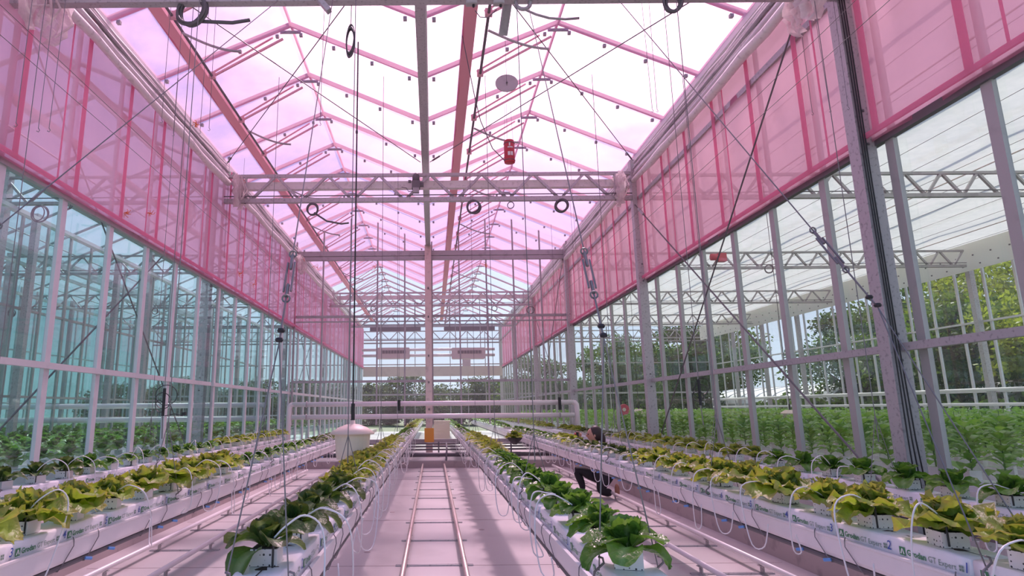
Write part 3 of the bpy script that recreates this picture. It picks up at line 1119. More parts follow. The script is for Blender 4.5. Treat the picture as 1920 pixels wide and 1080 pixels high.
RES = {'oak': (8, 8), 'cos': (7, 4), 'pak': (8, 6), 'pep': (5, 2)}
LEAFMESH = {k: [mesh_of('leaf', *leaf_mb(k, i * 7 + 3, *RES[k], i >= 4), LEAF[k]) for i in range(8)] for k in ('oak', 'cos', 'pak')}
NLEAF = {'oak': 21, 'cos': 18, 'pak': 22}


def leaf_places(kind, rnd):
    n = NLEAF[kind]
    res = []
    for i in range(n):
        f = i / (n - 1)                       # outer leaf 0 ... heart 1
        az = i * 2.39996 + rnd.uniform(-.25, .25)
        tilt = RAD({'oak': -44 + 62 * f ** .8, 'cos': -56 + 70 * f ** .7, 'pak': -54 + 68 * f ** .75}[kind] + rnd.uniform(-12, 12))
        sc = (1.0 - 0.30 * f) * rnd.uniform(.86, 1.12)
        roll = rnd.uniform(-.25, .25)
        r = 0.018 * (1 - f)
        M = Matrix.Translation((-math.sin(az) * r, math.cos(az) * r, 0.0 + 0.012 * f)) @ Matrix.Rotation(az, 4, 'Z') @ Matrix.Rotation(tilt, 4, 'X') @ Matrix.Rotation(roll, 4, 'Y') @ Matrix.Scale(sc, 4)
        res.append((M, f > 0.42))
    return res


def foliage_data(kind, seed, nu, nv, keep=1.0):
    rnd = random.Random(seed)
    V, F, T = [], [], []
    for i, (M, inn) in enumerate(leaf_places(kind, rnd)):
        if rnd.random() > keep:
            continue
        vs, fs, ti = leaf_mb(kind, rnd.randrange(999), nu, nv, inn)
        o = len(V)
        V += [M @ Vector(v) for v in vs]
        F += [tuple(a + o for a in f) for f in fs]
        T += ti
    return V, F, T


MIDF = {k: [mesh_of('foliage', *foliage_data(k, i, 4, 3 if k == 'oak' else 2), LEAF[k]) for i in range(4)] for k in ('oak', 'cos', 'pak')}
FARF = {k: [foliage_data(k, 40 + i, 3, 2, 0.7) for i in range(2)] for k in ('oak', 'cos', 'pak')}
bk = MB().box((0, 0, 0.034), (0.115, 0.115, 0.068))
BLK = bk.mesh('grow_block', BLOCK)
TOPM = MB().add([(-.052, -.052, 0), (.052, -.052, 0), (.052, .052, 0), (-.052, .052, 0)], [(0, 1, 2, 3)]).mesh('block_top', SOIL)
STAKE = MB().tube([(0, 0, -0.075), (0, 0, 0.035)], 0.005, 5).mesh('drip_stake', BLACK)

DESC = {'oak': 'frilly olive lettuce with reddish edges', 'cos': 'dark round-leaved lettuce', 'pak': 'glossy green puckered leaf vegetable'}
CATN = {'oak': 'lettuce', 'cos': 'lettuce', 'pak': 'pak choi'}


def plant(kind, loc, label, group, detail, rnd):
    r = tag(empty({'oak': 'frilly_lettuce', 'cos': 'dark_lettuce', 'pak': 'leafy_green'}[kind], loc, rnd.uniform(0, 6.28)), label, CATN[kind], group)
    sc = rnd.uniform(0.98, 1.2) * {'oak': 1.07, 'cos': 0.92, 'pak': 0.9}[kind] * (1.0 if loc[1] < 7 else 0.85)
    b_ = ob('grow_block', BLK, r, (0, 0, 0), -r.rotation_euler[2] + rnd.uniform(-.25, .25))
    if detail:
        ob('block_top', TOPM, b_, (0, 0, 0.070))
        for i, (M, inn) in enumerate(leaf_places(kind, rnd)):
            o = bpy.data.objects.new('leaf', LEAFMESH[kind][rnd.randrange(4) + 4 * inn])
            COL.objects.link(o)
            o.parent = r
            o.matrix_basis = Matrix.Translation((0, 0, 0.064)) @ Matrix.Diagonal((sc, sc, sc * (0.88 if kind == 'oak' else 1.0), 1)) @ M
    else:
        ob('foliage', MIDF[kind][rnd.randrange(4)], r, (0, 0, 0.064), rnd.uniform(0, 6), (sc, sc, sc * 0.88))
    return r


def hose_mesh(seed, s):
    rnd = random.Random(seed)
    h = rnd.uniform(0.05, 0.15)
    out = rnd.uniform(0.17, 0.27)
    dn = rnd.uniform(-0.10, 0.22)
    ya, yb = rnd.uniform(-0.16, 0.16), rnd.uniform(-0.1, 0.40)
    P = [(0, 0, 0.03), (-s * 0.05, ya * .2, h * .7), (-s * 0.12, ya * .6, h), (-s * out * .9, ya, h * .45), (-s * out, ya + yb * .2, -0.12),
         (-s * (out - .02), ya + yb * .5, -0.28 - dn * .6), (-s * (out - .08), ya + yb * .8, -0.30 - dn * .5), (-s * 0.15, ya + yb, -0.215)]
    P = [Vector(p) for p in P]
    pts = []
    for i in range(len(P) - 1):
        p0, p1, p2, p3 = P[max(0, i - 1)], P[i], P[i + 1], P[min(len(P) - 1, i + 2)]
        for k in range(4):
            t = k / 4
            pts.append(0.5 * ((2 * p1) + (p2 - p0) * t + (2 * p0 - 5 * p1 + 4 * p2 - p3) * t * t + (3 * p1 - p0 - 3 * p2 + p3) * t ** 3))
    pts.append(P[-1])
    return MB().tube(pts, 0.0042, 6).mesh('drip_hose', HOSE, True)


HOSES = {s: [hose_mesh(i * 5 + (s > 0), s) for i in range(7)] for s in (-1, 1)}
far_stuff = {}
for nm, x, yp, y1, yg, kinds in ROWS:
    rnd = random.Random(nm)
    s = 1 if x > 0 else -1
    k = 0
    y = yp
    while y < y1:
        kind = next(kd for lim, kd in kinds if y < lim)
        if y > 18.2 and y < 19.8:
            y += PT
            continue
        loc = (x + rnd.uniform(-.012, .012), y + rnd.uniform(-.03, .03), ZS - 0.001)
        if y < 21:
            if k < 16:
                lab = '%s, %s from near end of %s gutter' % (DESC[kind], ONES[k], nm)
            else:
                lab = 'small %s in the far stretch of the %s gutter' % (DESC[kind], nm)
            plant(kind, loc, lab, 'plants on the %s gutter' % nm, y < 6.9, rnd)
            if y < 15 and rnd.random() < 0.8:
                stake = (loc[0] - s * 0.045, y - 0.05, ZS + 0.08)
                h = ob('drip_hose', HOSES[s][rnd.randrange(7)], None, (stake[0], stake[1], stake[2]))
                h.scale = (1, rnd.choice((-1, 1)) * rnd.uniform(.8, 1.4), rnd.uniform(.85, 1.1))
                hl = ('thin white drip hose at the %s plant of the %s gutter' % (ONES[k], nm)) if k < 16 else 'thin white drip hose looping off the far %s gutter' % nm
                tag(h, hl, 'hose', 'white drip hoses along the %s gutter' % nm)
                if y < 8:
                    ob('drip_stake', STAKE, h, (0, 0, 0))
        else:
            far_stuff.setdefault((nm, kind), []).append((loc, rnd.uniform(0, 6), rnd.uniform(.9, 1.1)))
        k += 1
        y += PT


def merge(name, data, places, mt, label, cat, zoff=0.064):
    V, F, T = [], [], []
    for i, (loc, a, sc) in enumerate(places):
        vs, fs, ti = data[i % len(data)]
        M = Matrix.Translation((loc[0], loc[1], loc[2] + zoff)) @ Matrix.Rotation(a, 4, 'Z') @ Matrix.Scale(sc, 4)
        o = len(V)
        V += [M @ Vector(v) for v in vs]
        F += [tuple(q + o for q in f) for f in fs]
        T += ti
    return tag(ob(name, mesh_of(name, V, F, T, mt)), label, cat, None, 'stuff')


for (nm, kind), pl in far_stuff.items():
    merge('distant_greens', FARF[kind], pl, LEAF[kind], 'distant run of small salad plants beyond the glass partition, %s gutter' % nm, 'plants')

# ================================================================== FLOOR RAILS, PIPES, HANGING GEAR
def pipe_rail(xc, y0, y1, label):
    r = tag(empty('pipe_rail', (xc, 0, 0)), label, 'rail', 'pipe rails on the floor')
    hw = 0.28
    for s in (-1, 1):
        MB().tube([(s * hw, y0, 0.095), (s * hw, y1, 0.095)], 0.0255, 10).build('rail_pipe', COPPER if xc == 0 else PIPE, r, True)
    bar = MB().span(-hw - 0.10, hw + 0.10, -0.022, -0.008, 0.0, 0.012).span(-hw - 0.10, hw + 0.10, 0.008, 0.022, 0.0, 0.012).mesh('cross_bar', GALV)
    brk = MB().span(-0.006, 0.006, -0.03, 0.03, 0.0, 0.08).span(-0.03, 0.03, -0.03, 0.03, 0.066, 0.072).span(-0.04, 0.04, -0.045, 0.045, 0.0, 0.005).mesh('bracket', GALV)
    y = y0 + 0.2
    while y < y1:
        ob('cross_bar', bar, r, (0, y, 0))
        for s in (-1, 1):
            ob('bracket', brk, r, (s * hw, y, 0))
        y += 1.15
    return r


pipe_rail(0.0, 1.6, 16.5, 'straight pipe rail ladder down the middle aisle floor')
pipe_rail(-2.74, 1.2, 15.2, 'white pipe rail ladder on the floor of the left aisle')
pipe_rail(2.72, 1.2, 16.0, 'white pipe rail ladder on the floor of the right aisle')

# support feet below the outer gutters
foot = MB().span(-0.03, 0.03, -0.03, 0.03, 0.34, 0.66).span(-0.08, 0.08, -0.08, 0.08, 0.34, 0.35).span(-0.13, 0.13, -0.03, 0.03, 0.60, 0.65).mesh('gutter_stand', GALV)
for s, nm in ((-1, 'left'), (1, 'right')):
    for i in range(9 if s > 0 else 3):
        o = ob('gutter_stand', foot, None, (s * 3.74, 4.4 + i * 3.9, 0))
        tag(o, 'grey metal stand, %s from near end under the %s outer gutter' % (ONES[i], nm), 'stand', 'stands under the %s outer gutter' % nm)

# heating loop: two pipes across the bay joined at both ends
hl = tag(empty('heating_loop', (0, 17.5, 0)), 'pink-lit pair of horizontal heating pipes joined in a loop before the partition', 'pipe')
for z in (1.66, 1.31):
    MB().tube([(-3.95, 0, z), (3.95, 0, z)], 0.068, 14).build('loop_pipe', PIPE, hl, True)
for s in (-1, 1):
    MB().tube([(s * 3.9, 0, 1.66), (s * 3.98, 0, 1.655), (s * 4.03, 0, 1.60), (s * 4.04, 0, 1.5), (s * 4.04, 0, 0.36)], 0.068, 14).build('down_pipe', PIPE, hl, True)
    MB().ring((s * 3.55, 0, 1.66), 0.075, 0.016, (1, 0, 0)).ring((s * 3.55, 0, 1.31), 0.075, 0.016, (1, 0, 0)).build('clamp', STEEL, hl)
for i, z in enumerate((1.66, 1.28)):
    for s, xs in ((-1, (-17.2, -4.7)), (1, (4.7, 17.2))):
        if s < 0:
            o = MB().tube([(xs[0], 17.5, z), (xs[1], 17.5, z)], 0.075, 10).build('heating_pipe', WHITE, None, True)
            tag(o, '%s white heating pipe running across the left bay' % ('upper' if i == 0 else 'lower'), 'pipe')
for i, z in enumerate((1.95, 1.5, 1.05)):
    o = MB().tube([(17.1, 9, z), (17.1, 38, z)], 0.05, 8).build('heating_pipe', WHITE, None, True)
    tag(o, '%s white heating pipe along the outer glass wall of the right bay' % ('top', 'middle', 'bottom')[i] if False else 'white heating pipe along the right outer wall, %s of three' % ('top', 'middle', 'bottom')[i], 'pipe')

# low pipe rack and grey duct in front of the partition
rk = tag(empty('pipe_rack', (0, 17.9, 0.18)), 'low rack of four thin dark pipes with short uprights before the partition', 'pipe rack')
for z, y in ((0.10, 0), (0.20, 0), (0.28, 0.03), (0.36, 0.05)):
    MB().tube([(-3.4, y, z), (3.4, y, z)], 0.022, 8).build('pipe', CABLE, rk)
for x in (-2.9, -2.0, -1.2, -0.75, 0.15, 0.95, 1.4, 2.2, 3.0):
    MB().span(x - 0.02, x + 0.02, -0.03, 0.01, 0.0, 0.42).build('upright', DARKSTEEL, rk)
o = MB().tube([(-3.4, 17.0, 0.30), (3.4, 17.0, 0.30)], 0.055, 10).build('floor_pipe', CABLE, None, True)
tag(o, 'single thick dark pipe lying across the raised floor', 'pipe')
o = MB().tube([(0.33, 16.62, 0.05), (0.34, 16.62, 0.30), (0.36, 16.9, 0.46), (0.36, 17.6, 0.58)], 0.024, 8).build('riser_pipe', DARKSTEEL, None, True)
tag(o, 'thin dark riser pipe at the end of the middle rail', 'pipe')

# hanging wires of the gutters: two legs from a pulley, a turnbuckle and a long wire up to the truss
hook_m = MB().tube([(0, 0, 0.055), (0.018, 0, 0.05), (0.022, 0, 0.03), (0.0, 0, 0.012), (-0.02, 0, -0.005), (-0.024, 0, -0.03), (-0.008, 0, -0.042), (0.008, 0, -0.035)], 0.005, 6).mesh('hook', WIRE, True)


def hanger(apex, x, yb, top, nm, n_, gear=True, half=0.125):
    h = tag(empty('gutter_hanger', apex), 'steel wire hanger with %s, %s on the %s gutter' % ('hooks, pulleys and turnbuckle' if gear else 'two short legs', n_, nm), 'wire hanger', 'wire hangers of the gutters')
    A = Vector(apex)
    up = (Vector(top) - A)
    L_ = up.length
    u = up / L_
    for s in (-1, 1):
        e = Vector((x + s * half, yb, ZG1 + 0.07)) - A
        MB().tube([(0, 0, 0), e], 0.0032, 5).build('leg_wire', WIRE, h)
        ob('hook', hook_m, h, e, PI / 2 * 0)
    if gear:
        MB().lathe([(0.001, -0.012), (0.014, -0.010), (0.019, 0.0), (0.014, 0.010), (0.001, 0.012)], (0, 0, 0.012), 10).lathe([(0.001, -0.012), (0.014, -0.010), (0.019, 0.0), (0.014, 0.010), (0.001, 0.012)], tuple(u * 0.075), 10).build('pulley', BLACK, h)
        MB().tube([u * 0.03, u * 0.30], 0.005, 5).build('link_wire', WIRE, h)
        t0, t1 = u * 0.34, u * 0.56
        side = u.cross(Vector((0, 1, 0))).normalized() * 0.018
        tb = MB().tube([t0 + side, t1 + side], 0.006, 5).tube([t0 - side, t1 - side], 0.006, 5).tube([t0 - u * 0.04, t0 + u * 0.05], 0.009, 6).tube([t1 - u * 0.05, t1 + u * 0.06], 0.009, 6)
        tb.ring(t0 - u * 0.05, 0.018, 0.005, (0, 1, 0), 10, 5).ring(t1 + u * 0.07, 0.018, 0.005, (0, 1, 0), 10, 5)
        tb.build('turnbuckle', WIRE, h)
        MB().tube([u * 0.60, up], 0.004, 5).build('cable', WIRE, h)
    else:
        MB().tube([(0, 0, 0), (0, 0, -0.22)], 0.005, 5).build('short_stem', WIRE, h)
        MB().tube([(0, 0, 0), up], 0.004, 5).build('cable', WIRE, h)
    return h


hanger((-0.69, 2.75, 1.80), -0.69, 2.55, (-1.0, 5.67, 5.76), 'left inner', 'nearest')
hanger((0.80, 2.85, 1.82), 0.815, 2.75, (1.0, 5.67, 5.76), 'right inner', 'nearest')
hanger((-2.62, 3.0, 2.05), -2.24, 2.4, (-1.5, 5.67, 5.76), 'left middle', 'nearest')
hanger((2.32, 3.15, 2.0), 2.40, 2.7, (1.9, 5.67, 5.76), 'right middle', 'nearest')
for nm, x in (('left inner', -0.69), ('right inner', 0.815)):
    for i, y in enumerate((5.1, 8.3, 12.1)):
        hanger((x, y, 1.30), x, y, (x, y, 6.35), nm, ('second nearest', 'third nearest', 'fourth nearest')[i], False)
for nm, x in (('right middle', 2.4), ('right outer', 3.74), ('left middle', -2.24), ('left outer', -3.74)):
    for i, y in enumerate((5.3, 8.3)):
        hanger((x, y, 1.42), x, y, (x, y, 6.35), nm, ('second nearest', 'third nearest')[i], False)


# ------------------------------------------------------------------ sensor bucket, disc, red cylinder, coils ...
p = at(661, 820, 7.2)
b_ = tag(empty('sensor_bucket', p), 'cream bucket-shaped sensor box with domed lid hanging on a black cable', 'sensor')
r = 0.21
MB().lathe([(r * .84, -0.24), (r * .90, -0.16), (r * .905, -0.155), (r * .93, -0.06), (r * .935, -0.055), (r * .97, 0.04)], (0, 0, 0), 24).build('bucket', CREAM, b_, False)
MB().lathe([(r * 1.18, 0.035), (r * 1.2, 0.05), (r * 0.8, 0.11), (r * 0.35, 0.145), (r * .15, 0.15), (r * .12, 0.19), (0.012, 0.195)], (0, 0, 0), 24).build('lid', CREAM_LID, b_, True)
MB().tube([(0, 0, 0.19), (0, 0, 0.38)], 0.022, 8).build('cable_grip', BLACK, b_)
MB().tube([(0, 0, 0.38), (-0.01, 0, 6.2 - p.z)], 0.009, 6).build('cable', BLACK, b_)

p = at(950, 156, 8.2)
d_ = tag(empty('grey_disc', p), 'flat grey disc hanging tilted below the roof', 'disc')
dm = MB().lathe([(0.001, -0.008), (0.165, -0.008), (0.165, 0.008), (0.001, 0.008)], (0, 0, 0), 32, False)
do = dm.build('plate', ALU_DULL, d_)
do.rotation_euler = (RAD(74), RAD(-14), 0)
MB().tube([(0, 0, 0), (0.0, 0.0, 0.95)], 0.003, 4).build('wire', WIRE, d_)
MB().tube([(0, -0.02, 0.03), (0.0, -0.02, -0.16)], 0.004, 4).ball((0, -0.02, 0.0), 0.014, 8, 6).build('clip', DARKSTEEL, d_)

p = at(955, 284, 8.6)
c_ = tag(empty('red_canister', p), 'red cylinder with paper labels hanging below the ridge', 'canister')
MB().lathe([(0.05, -0.19), (0.078, -0.18), (0.08, -0.17), (0.08, 0.15), (0.072, 0.17), (0.05, 0.18)], (0, 0, 0), 20).build('body', RED, c_, True)
MB().ring((0, 0, -0.15), 0.08, 0.006, (0, 0, 1)).ring((0, 0, 0.12), 0.08, 0.006, (0, 0, 1)).build('band', DARKSTEEL, c_)
lb = MB()
for (a0, a1, z0, z1) in ((-2.0, -1.55, -0.09, -0.03), (-1.45, -1.0, -0.09, -0.03), (-2.0, -1.0, 0.03, 0.05), (-1.75, -1.5, 0.06, 0.11)):
    vs = []
    for q in range(5):
        a = a0 + (a1 - a0) * q / 4
        for z in (z0, z1):
            vs.append((0.082 * math.cos(a), 0.082 * math.sin(a), z))
    lb.add(vs, [(2 * q, 2 * q + 2, 2 * q + 3, 2 * q + 1) for q in range(4)])
lb.build('label', LABEL, c_)
for a in (0.5, 2.6, 4.2):
    MB().tube([(0.075 * math.cos(a), 0.075 * math.sin(a), 0.17), (0.05 * math.cos(a), 0.05 * math.sin(a), 0.75)], 0.002, 4).build('wire', WIRE, c_)
MB().tube([(-0.07, 0, -0.15), (-0.25, 0, 0.05), (-0.42, 0, 0.5), (-0.50, 0, 0.9), (-0.7, -0.5, 1.6)], 0.007, 6).build('power_cable', CABLE, c_, True)


def coil(px, py, Y, R, r, label, n=6, nrm=(0.2, 1, 0.1), tail=None, up=None, mt=None, sx=1.0):
    p = at(px, py, Y)
    c = tag(empty('cable_coil', p), label, 'cable coil', 'hanging cable coils')
    rnd = random.Random(label)
    mb_ = MB()
    for i in range(n):
        q = (rnd.uniform(-.25, .25) + nrm[0], nrm[1], rnd.uniform(-.2, .2) + nrm[2])
        mb_.ring((rnd.uniform(-.12, .12) * R, rnd.uniform(-.02, .02), rnd.uniform(-.12, .12) * R), R * rnd.uniform(.88, 1.05), r, q, 26, 6)
    o = mb_.build('loops', mt or CABLE, c, True)
    o.scale = (sx, 1, 1)
    if tail:
        MB().tube([(R * .3, 0, -R * .7)] + [Vector(t) for t in tail], r * 1.4, 6).build('tail', mt or CABLE, c, True)
    ty = min(COLS_Y, key=lambda q: abs(q - Y)) - Y if Y > 9 else 0.05
    MB().tube([(0, 0, R), (0, ty, max(R + (up or 0.1), 5.76 - p.z))], 0.004, 4).build('tie', WIRE, c)
    return c


coil(360, 22, 5.6, 0.155, 0.013, 'large black cable coil hanging from the nearest truss, upper left', 9, tail=[(0.25, 0, -0.12), (0.42, 0, -0.13), (0.6, 0, -0.1)])
coil(657, 78, 5.6, 0.15, 0.012, 'narrow black cable loop hanging edge-on from the nearest truss', 5, sx=0.32, up=0.25)
coil(1262, 4, 5.5, 0.10, 0.016, 'black cable coil at the top edge, right of the ridge', 6, sx=0.8)
coil(586, 392, 12.0, 0.115, 0.014, 'cable coil below the left part of the motor truss', 5, tail=[(0.3, 0, -0.26), (0.6, 0, -0.32), (0.75, 0, -0.3)])
coil(888, 388, 12.0, 0.13, 0.014, 'cable coil below the motor truss, just right of the centre', 5)
coil(958, 384, 12.0, 0.07, 0.008, 'small single cable ring below the motor truss', 2)
coil(1053, 386, 12.0, 0.125, 0.016, 'cable coil below the right part of the motor truss', 5)
coil(75, 400, 12.0, 0.17, 0.012, 'cable coil behind the blue-green glass at far left', 4)
coil(125, 385, 12.0, 0.10, 0.010, 'small cable ring behind the blue-green glass beside a mullion', 2)
coil(291, 584, 18.5, 0.10, 0.012, 'small cable ring behind the middle of the left glass wall', 2)
coil(22, 587, 18.5, 0.12, 0.012, 'cable coil behind the glass near the left frame edge', 3)
coil(700, 579, 25.0, 0.11, 0.014, 'distant cable ring left of the middle post', 2)
coil(927, 578, 25.0, 0.12, 0.014, 'distant cable ring right of the middle post', 2)
coil(995, 581, 25.0, 0.15, 0.010, 'loose distant cable coil near the right pink wall', 4)
coil(1442, 504, 18.5, 0.13, 0.014, 'cable coil under the second truss of the right bay', 3)

# motor on the middle of the second truss
p = at(780, 342, 12.05)
mo = tag(empty('screen_motor', p), 'dark screen drive motor on the truss beside the valley', 'motor')
MB().lathe([(0.05, 0.02), (0.075, 0.03), (0.075, 0.14), (0.05, 0.19), (0.02, 0.20)], (0, 0, 0), 14).build('motor_cap', DARKSTEEL, mo, True)
MB().box((0, 0, -0.06), (0.17, 0.16, 0.16)).box((0.12, 0, -0.05), (0.08, 0.08, 0.08)).box((-0.13, 0, 0.02), (0.06, 0.05, 0.05)).build('gearbox', DARKSTEEL, mo)
MB().box((0, -0.03, -0.19), (0.13, 0.10, 0.10)).build('switch_box', STEEL, mo)
MB().tube([(-0.03, -0.05, -0.2), (-0.15, -0.05, -0.22), (-0.2, 0, -0.12), (-0.3, 0, -0.1)], 0.008, 6).build('cable', CABLE, mo)
p = at(1345, 482, 18.69)
mo = tag(empty('screen_motor', p), 'red drive motor on the second truss of the right bay', 'motor')
MB().lathe([(0.06, -0.22), (0.11, -0.2), (0.11, 0.0), (0.07, 0.03)], (0, 0, 0), 12).build('motor_cap', RED_SIGN, mo, True).rotation_euler = (0, RAD(90), 0)
MB().box((0.12, 0, -0.02), (0.26, 0.2, 0.26)).build('gearbox', RED_SIGN, mo)

# boxes and bracket on the nearest truss
for px, lab in ((884, 'grey junction box at the top edge, left of the pink vent rail'), (935, 'grey junction box at the top edge beside the tilted rack arm')):
    p = at(px, 5, 5.55)
    j = tag(empty('junction_box', p), lab, 'junction box')
    MB().box((0, 0, 0.02), (0.11, 0.06, 0.09)).build('box', ALU_DULL, j)
    MB().box((0, -0.032, 0.02), (0.095, 0.006, 0.075)).build('lid', ALU_DULL, j)
    MB().lathe([(0.012, -0.05), (0.014, -0.025), (0.010, -0.02)], (0.02, 0, 0), 8).build('gland', BLACK, j)
o = MB().tube([at(891, 20, 5.55), at(900, 32, 5.55), at(915, 33, 5.55), at(931, 18, 5.55)], 0.005, 6).build('link_cable', CABLE, None, True)
tag(o, 'short slack cable linking the two top junction boxes', 'cable')
p = at(603, 8, 5.5)
bk_ = tag(empty('truss_bracket', p), 'grey hanging angle bracket under the nearest truss, upper left', 'bracket')
MB().bar((-0.06, 0, 0.10), (0.08, 0, -0.08), 0.07, 0.05).build('arm', GALV, bk_)
MB().span(-0.09, 0.05, -0.05, 0.05, 0.09, 0.11).build('plate', GALV, bk_)
# tilted rack arm of the vent at the top, with curved rack
p0, p1 = at(955, 2, 5.6), at(943, 66, 5.9)
ra = tag(empty('vent_rack', p0), 'tilted grey vent rack arm with toothed wheel at the top edge', 'vent drive')
MB().bar((0, 0, 0.1), p1 - p0, 0.09, 0.04).build('arm', STEEL, ra)
MB().ring((0.14, 0, -0.02), 0.075, 0.022, (0, 1, 0), 20, 6).build('wheel', STEEL, ra)
q0 = [at(x_, y_, 6.0) - p0 for x_, y_ in ((985, 18), (1005, 27), (1030, 34), (1060, 36), (1086, 34))]
MB().tube(q0, 0.014, 6).build('curved_rack', STEEL, ra, True)

# milky folded screen bags where the wall screens gather
def screen_bag(p, w, h, label, seed):
    rnd = random.Random(seed)
    g = tag(empty('screen_bag', p), label, 'plastic sheet', 'gathered milky screens at the eaves')
    b = MB()
    vs, fs = [], []
    nx, nz = 16, 8
    for j in range(nz + 1):
        v = j / nz
        wd = w * (0.55 + 0.6 * math.sin(PI * min(1, 0.25 + 0.75 * v)) + 0.1 * rnd.random())
        for i in range(nx + 1):
            u = i / nx
            y = wd * (u - .5) * 2.0
            vs.append((0.05 * math.sin(u * 40 + v * 3) + 0.03 * rnd.uniform(-1, 1) - 0.05 * math.sin(PI * u), y, -h * v - 0.06 * math.sin(9 * u) * v))
    for j in range(nz):
        for i in range(nx):
            a = j * (nx + 1) + i
            fs.append((a, a + 1, a + nx + 2, a + nx + 1))
    b.add(vs, fs).build('sheet', PLASTIC, g)
    b2 = MB()
    for i in range(5):
        yy = w * rnd.uniform(-.6, .6)
        b2.tube([(0.04, yy, 0.0), (0.06 + 0.03 * i, yy + rnd.uniform(-.1, .1), -h * .5), (0.05, yy + rnd.uniform(-.2, .2), -h * rnd.uniform(.7, 1.0))], 0.012, 5)
    b2.build('hanging_folds', PLASTIC, g)
    t = MB()
    for i in range(7):
        a = rnd.uniform(0, 6.28)
        t.tube([(0.07, -w * .1, -0.1), (0.10, -w * .1 + 0.05 * math.cos(a), -0.1 + 0.07 * math.sin(a))], 0.004, 4)
    t.build('twine_knot', ORANGE, g)
    return g


screen_bag((-3.86, 5.48, 5.74), 0.36, 0.52, 'gathered milky plastic screen with orange twine in the top left corner', 1)
screen_bag((3.78, 5.48, 5.80), 0.30, 0.55, 'gathered milky plastic screen at the top right beside the post', 2)
screen_bag((-3.95, 12.0, 6.25), 0.25, 0.62, 'gathered milky screen at the left end of the motor truss', 3)
screen_bag((3.9, 12.0, 6.25), 0.25, 0.62, 'gathered milky screen at the right end of the motor truss', 4)
screen_bag((-4.05, 18.5, 6.2), 0.3, 0.5, 'gathered milky screen at the left end of the partition beam', 5)
screen_bag((-5.0, 12.05, 5.78), 0.2, 0.6, 'gathered milky screen behind the blue-green glass at far left', 6)

# long folded screen bundles along both eaves
for s, nm in ((-1, 'left'), (1, 'right')):
    for k in range(len(COLS_Y) - 1):
        y0 = (COLS_Y[k - 1] if k else 1.0) + 0.2
        y1 = COLS_Y[k] - 0.2 if k else COLS_Y[0] - 0.2
        g = tag(empty('screen_bundle', (s * 4.20, 0, 6.12)), 'long pale folded screen bundle along the %s eaves, %s stretch' % (nm, MOD[k]), 'folded screen', 'folded screens along the eaves')
        rnd = random.Random(k * 2 + (s > 0))
        for j in range(6):
            dx, dz, rr = ((-s * 0.02, -0.02, 0.062), (0.0, 0.12, 0.035), (0.0, 0.24, 0.03), (s * 0.02, 0.36, 0.026), (s * 0.05, 0.20, 0.05), (s * 0.05, 0.31, 0.05))[j]
            n = 12
            pts = [(dx + rnd.uniform(-.012, .012), y0 + (y1 - y0) * q / n, dz + rnd.uniform(-.012, .012) - 0.03 * math.sin(PI * q / n)) for q in range(n + 1)]
            MB().tube(pts, [rr * rnd.uniform(.8, 1.15) for _ in pts], 8).build('fold', (BUNDLE, ALU, STEEL, ALU, BUNDLE, BUNDLE)[j], g, True)

# wires strung along the walls in front of the film, vertical droppers with hooks and twine
for s, nm in ((-1, 'left'), (1, 'right')):
    for i, (z, dx) in enumerate(((5.15, 3.9), (4.75, 3.75))):
        o = MB().tube([(s * dx, 1.5, z), (s * dx, 10, z - 0.03), (s * dx, 18.6, z)], 0.004, 4).build('strung_wire', WIRE)
        tag(o, 'thin taut wire along the %s pink film, %s of two' % (nm, ('upper', 'lower')[i]), 'wire', 'wires along the pink walls')
drop = [(30, 230, 4.2), (72, 240, 4.6), (92, 240, 4.7), (303, 225, 6.0), (325, 250, 6.4), (375, 245, 6.2), (392, 240, 6.4), (600, 230, 6.3),
        (1223, 205, 6.4), (1232, 205, 6.5), (1523, 210, 6.0), (1556, 205, 5.9), (1590, 200, 5.6), (420, 480, 12.0), (447, 500, 12.3), (1075, 470, 12.5), (1080, 470, 12.6)]
drop.sort(key=lambda q: q[0])
nl = sum(1 for q in drop if q[0] < 700)
for i, (px, py, Y) in enumerate(drop):
    p = at(px, py, Y)
    w_ = tag(empty('dropper_wire', p), 'thin dropper wire with a hook by the %s pink film, %s from left' % ('left' if px < 700 else 'right', ONES[i if px < 700 else i - nl]), 'wire', 'dropper wires under the roof')
    MB().tube([(0, 0, 0), (random.uniform(-.03, .03), 0, max(0.6, 6.8 - p.z))], 0.0028, 4).build('strand', WIRE, w_)
    MB().tube([(0, 0, 0.0), (0.012, 0, -0.02), (0.004, 0, -0.035), (-0.012, 0, -0.025)], 0.003, 4).build('hook', WIRE, w_)
tw = [(368, 232, 6.6, 'on the left roof rafter'), (237, 398, -4.24, 'on the left pink film, left of a pair'), (281, 400, -4.24, 'on the left pink film, right of a pair'), (475, 533, -4.24, 'on the far left pink film'),
      (448, 512, -4.24, 'low on the left pink film'), (595, 502, 18.89, 'under the left roof near the partition'), (704, 503, 18.89, 'on a partition bar left of the post'), (911, 500, 18.89, 'on a partition bar right of the post')]
for px, py, Y, wh in tw:
    p = at(px, py, Y) if Y > 0 else atx(px, py, Y)
    mb_ = MB()
    rnd = random.Random(px)
    for i in range(9):
        a = rnd.uniform(0, 6.28)
        l_ = rnd.uniform(.03, .075) * p.y / 7
        mb_.tube([(0, 0, 0), (l_ * .6 * math.cos(a), rnd.uniform(-.02, .02), l_ * .6 * math.sin(a)), (l_ * math.cos(a + .5), 0, l_ * math.sin(a + .5))], 0.004, 4)
    mb_.tube([(0, 0, 0), (0, 0.06, 0)], 0.005, 4)
    tag(mb_.build('twine_knot', ORANGE, None, False, p), 'orange twine tangle ' + wh, 'twine', 'orange twine knots')

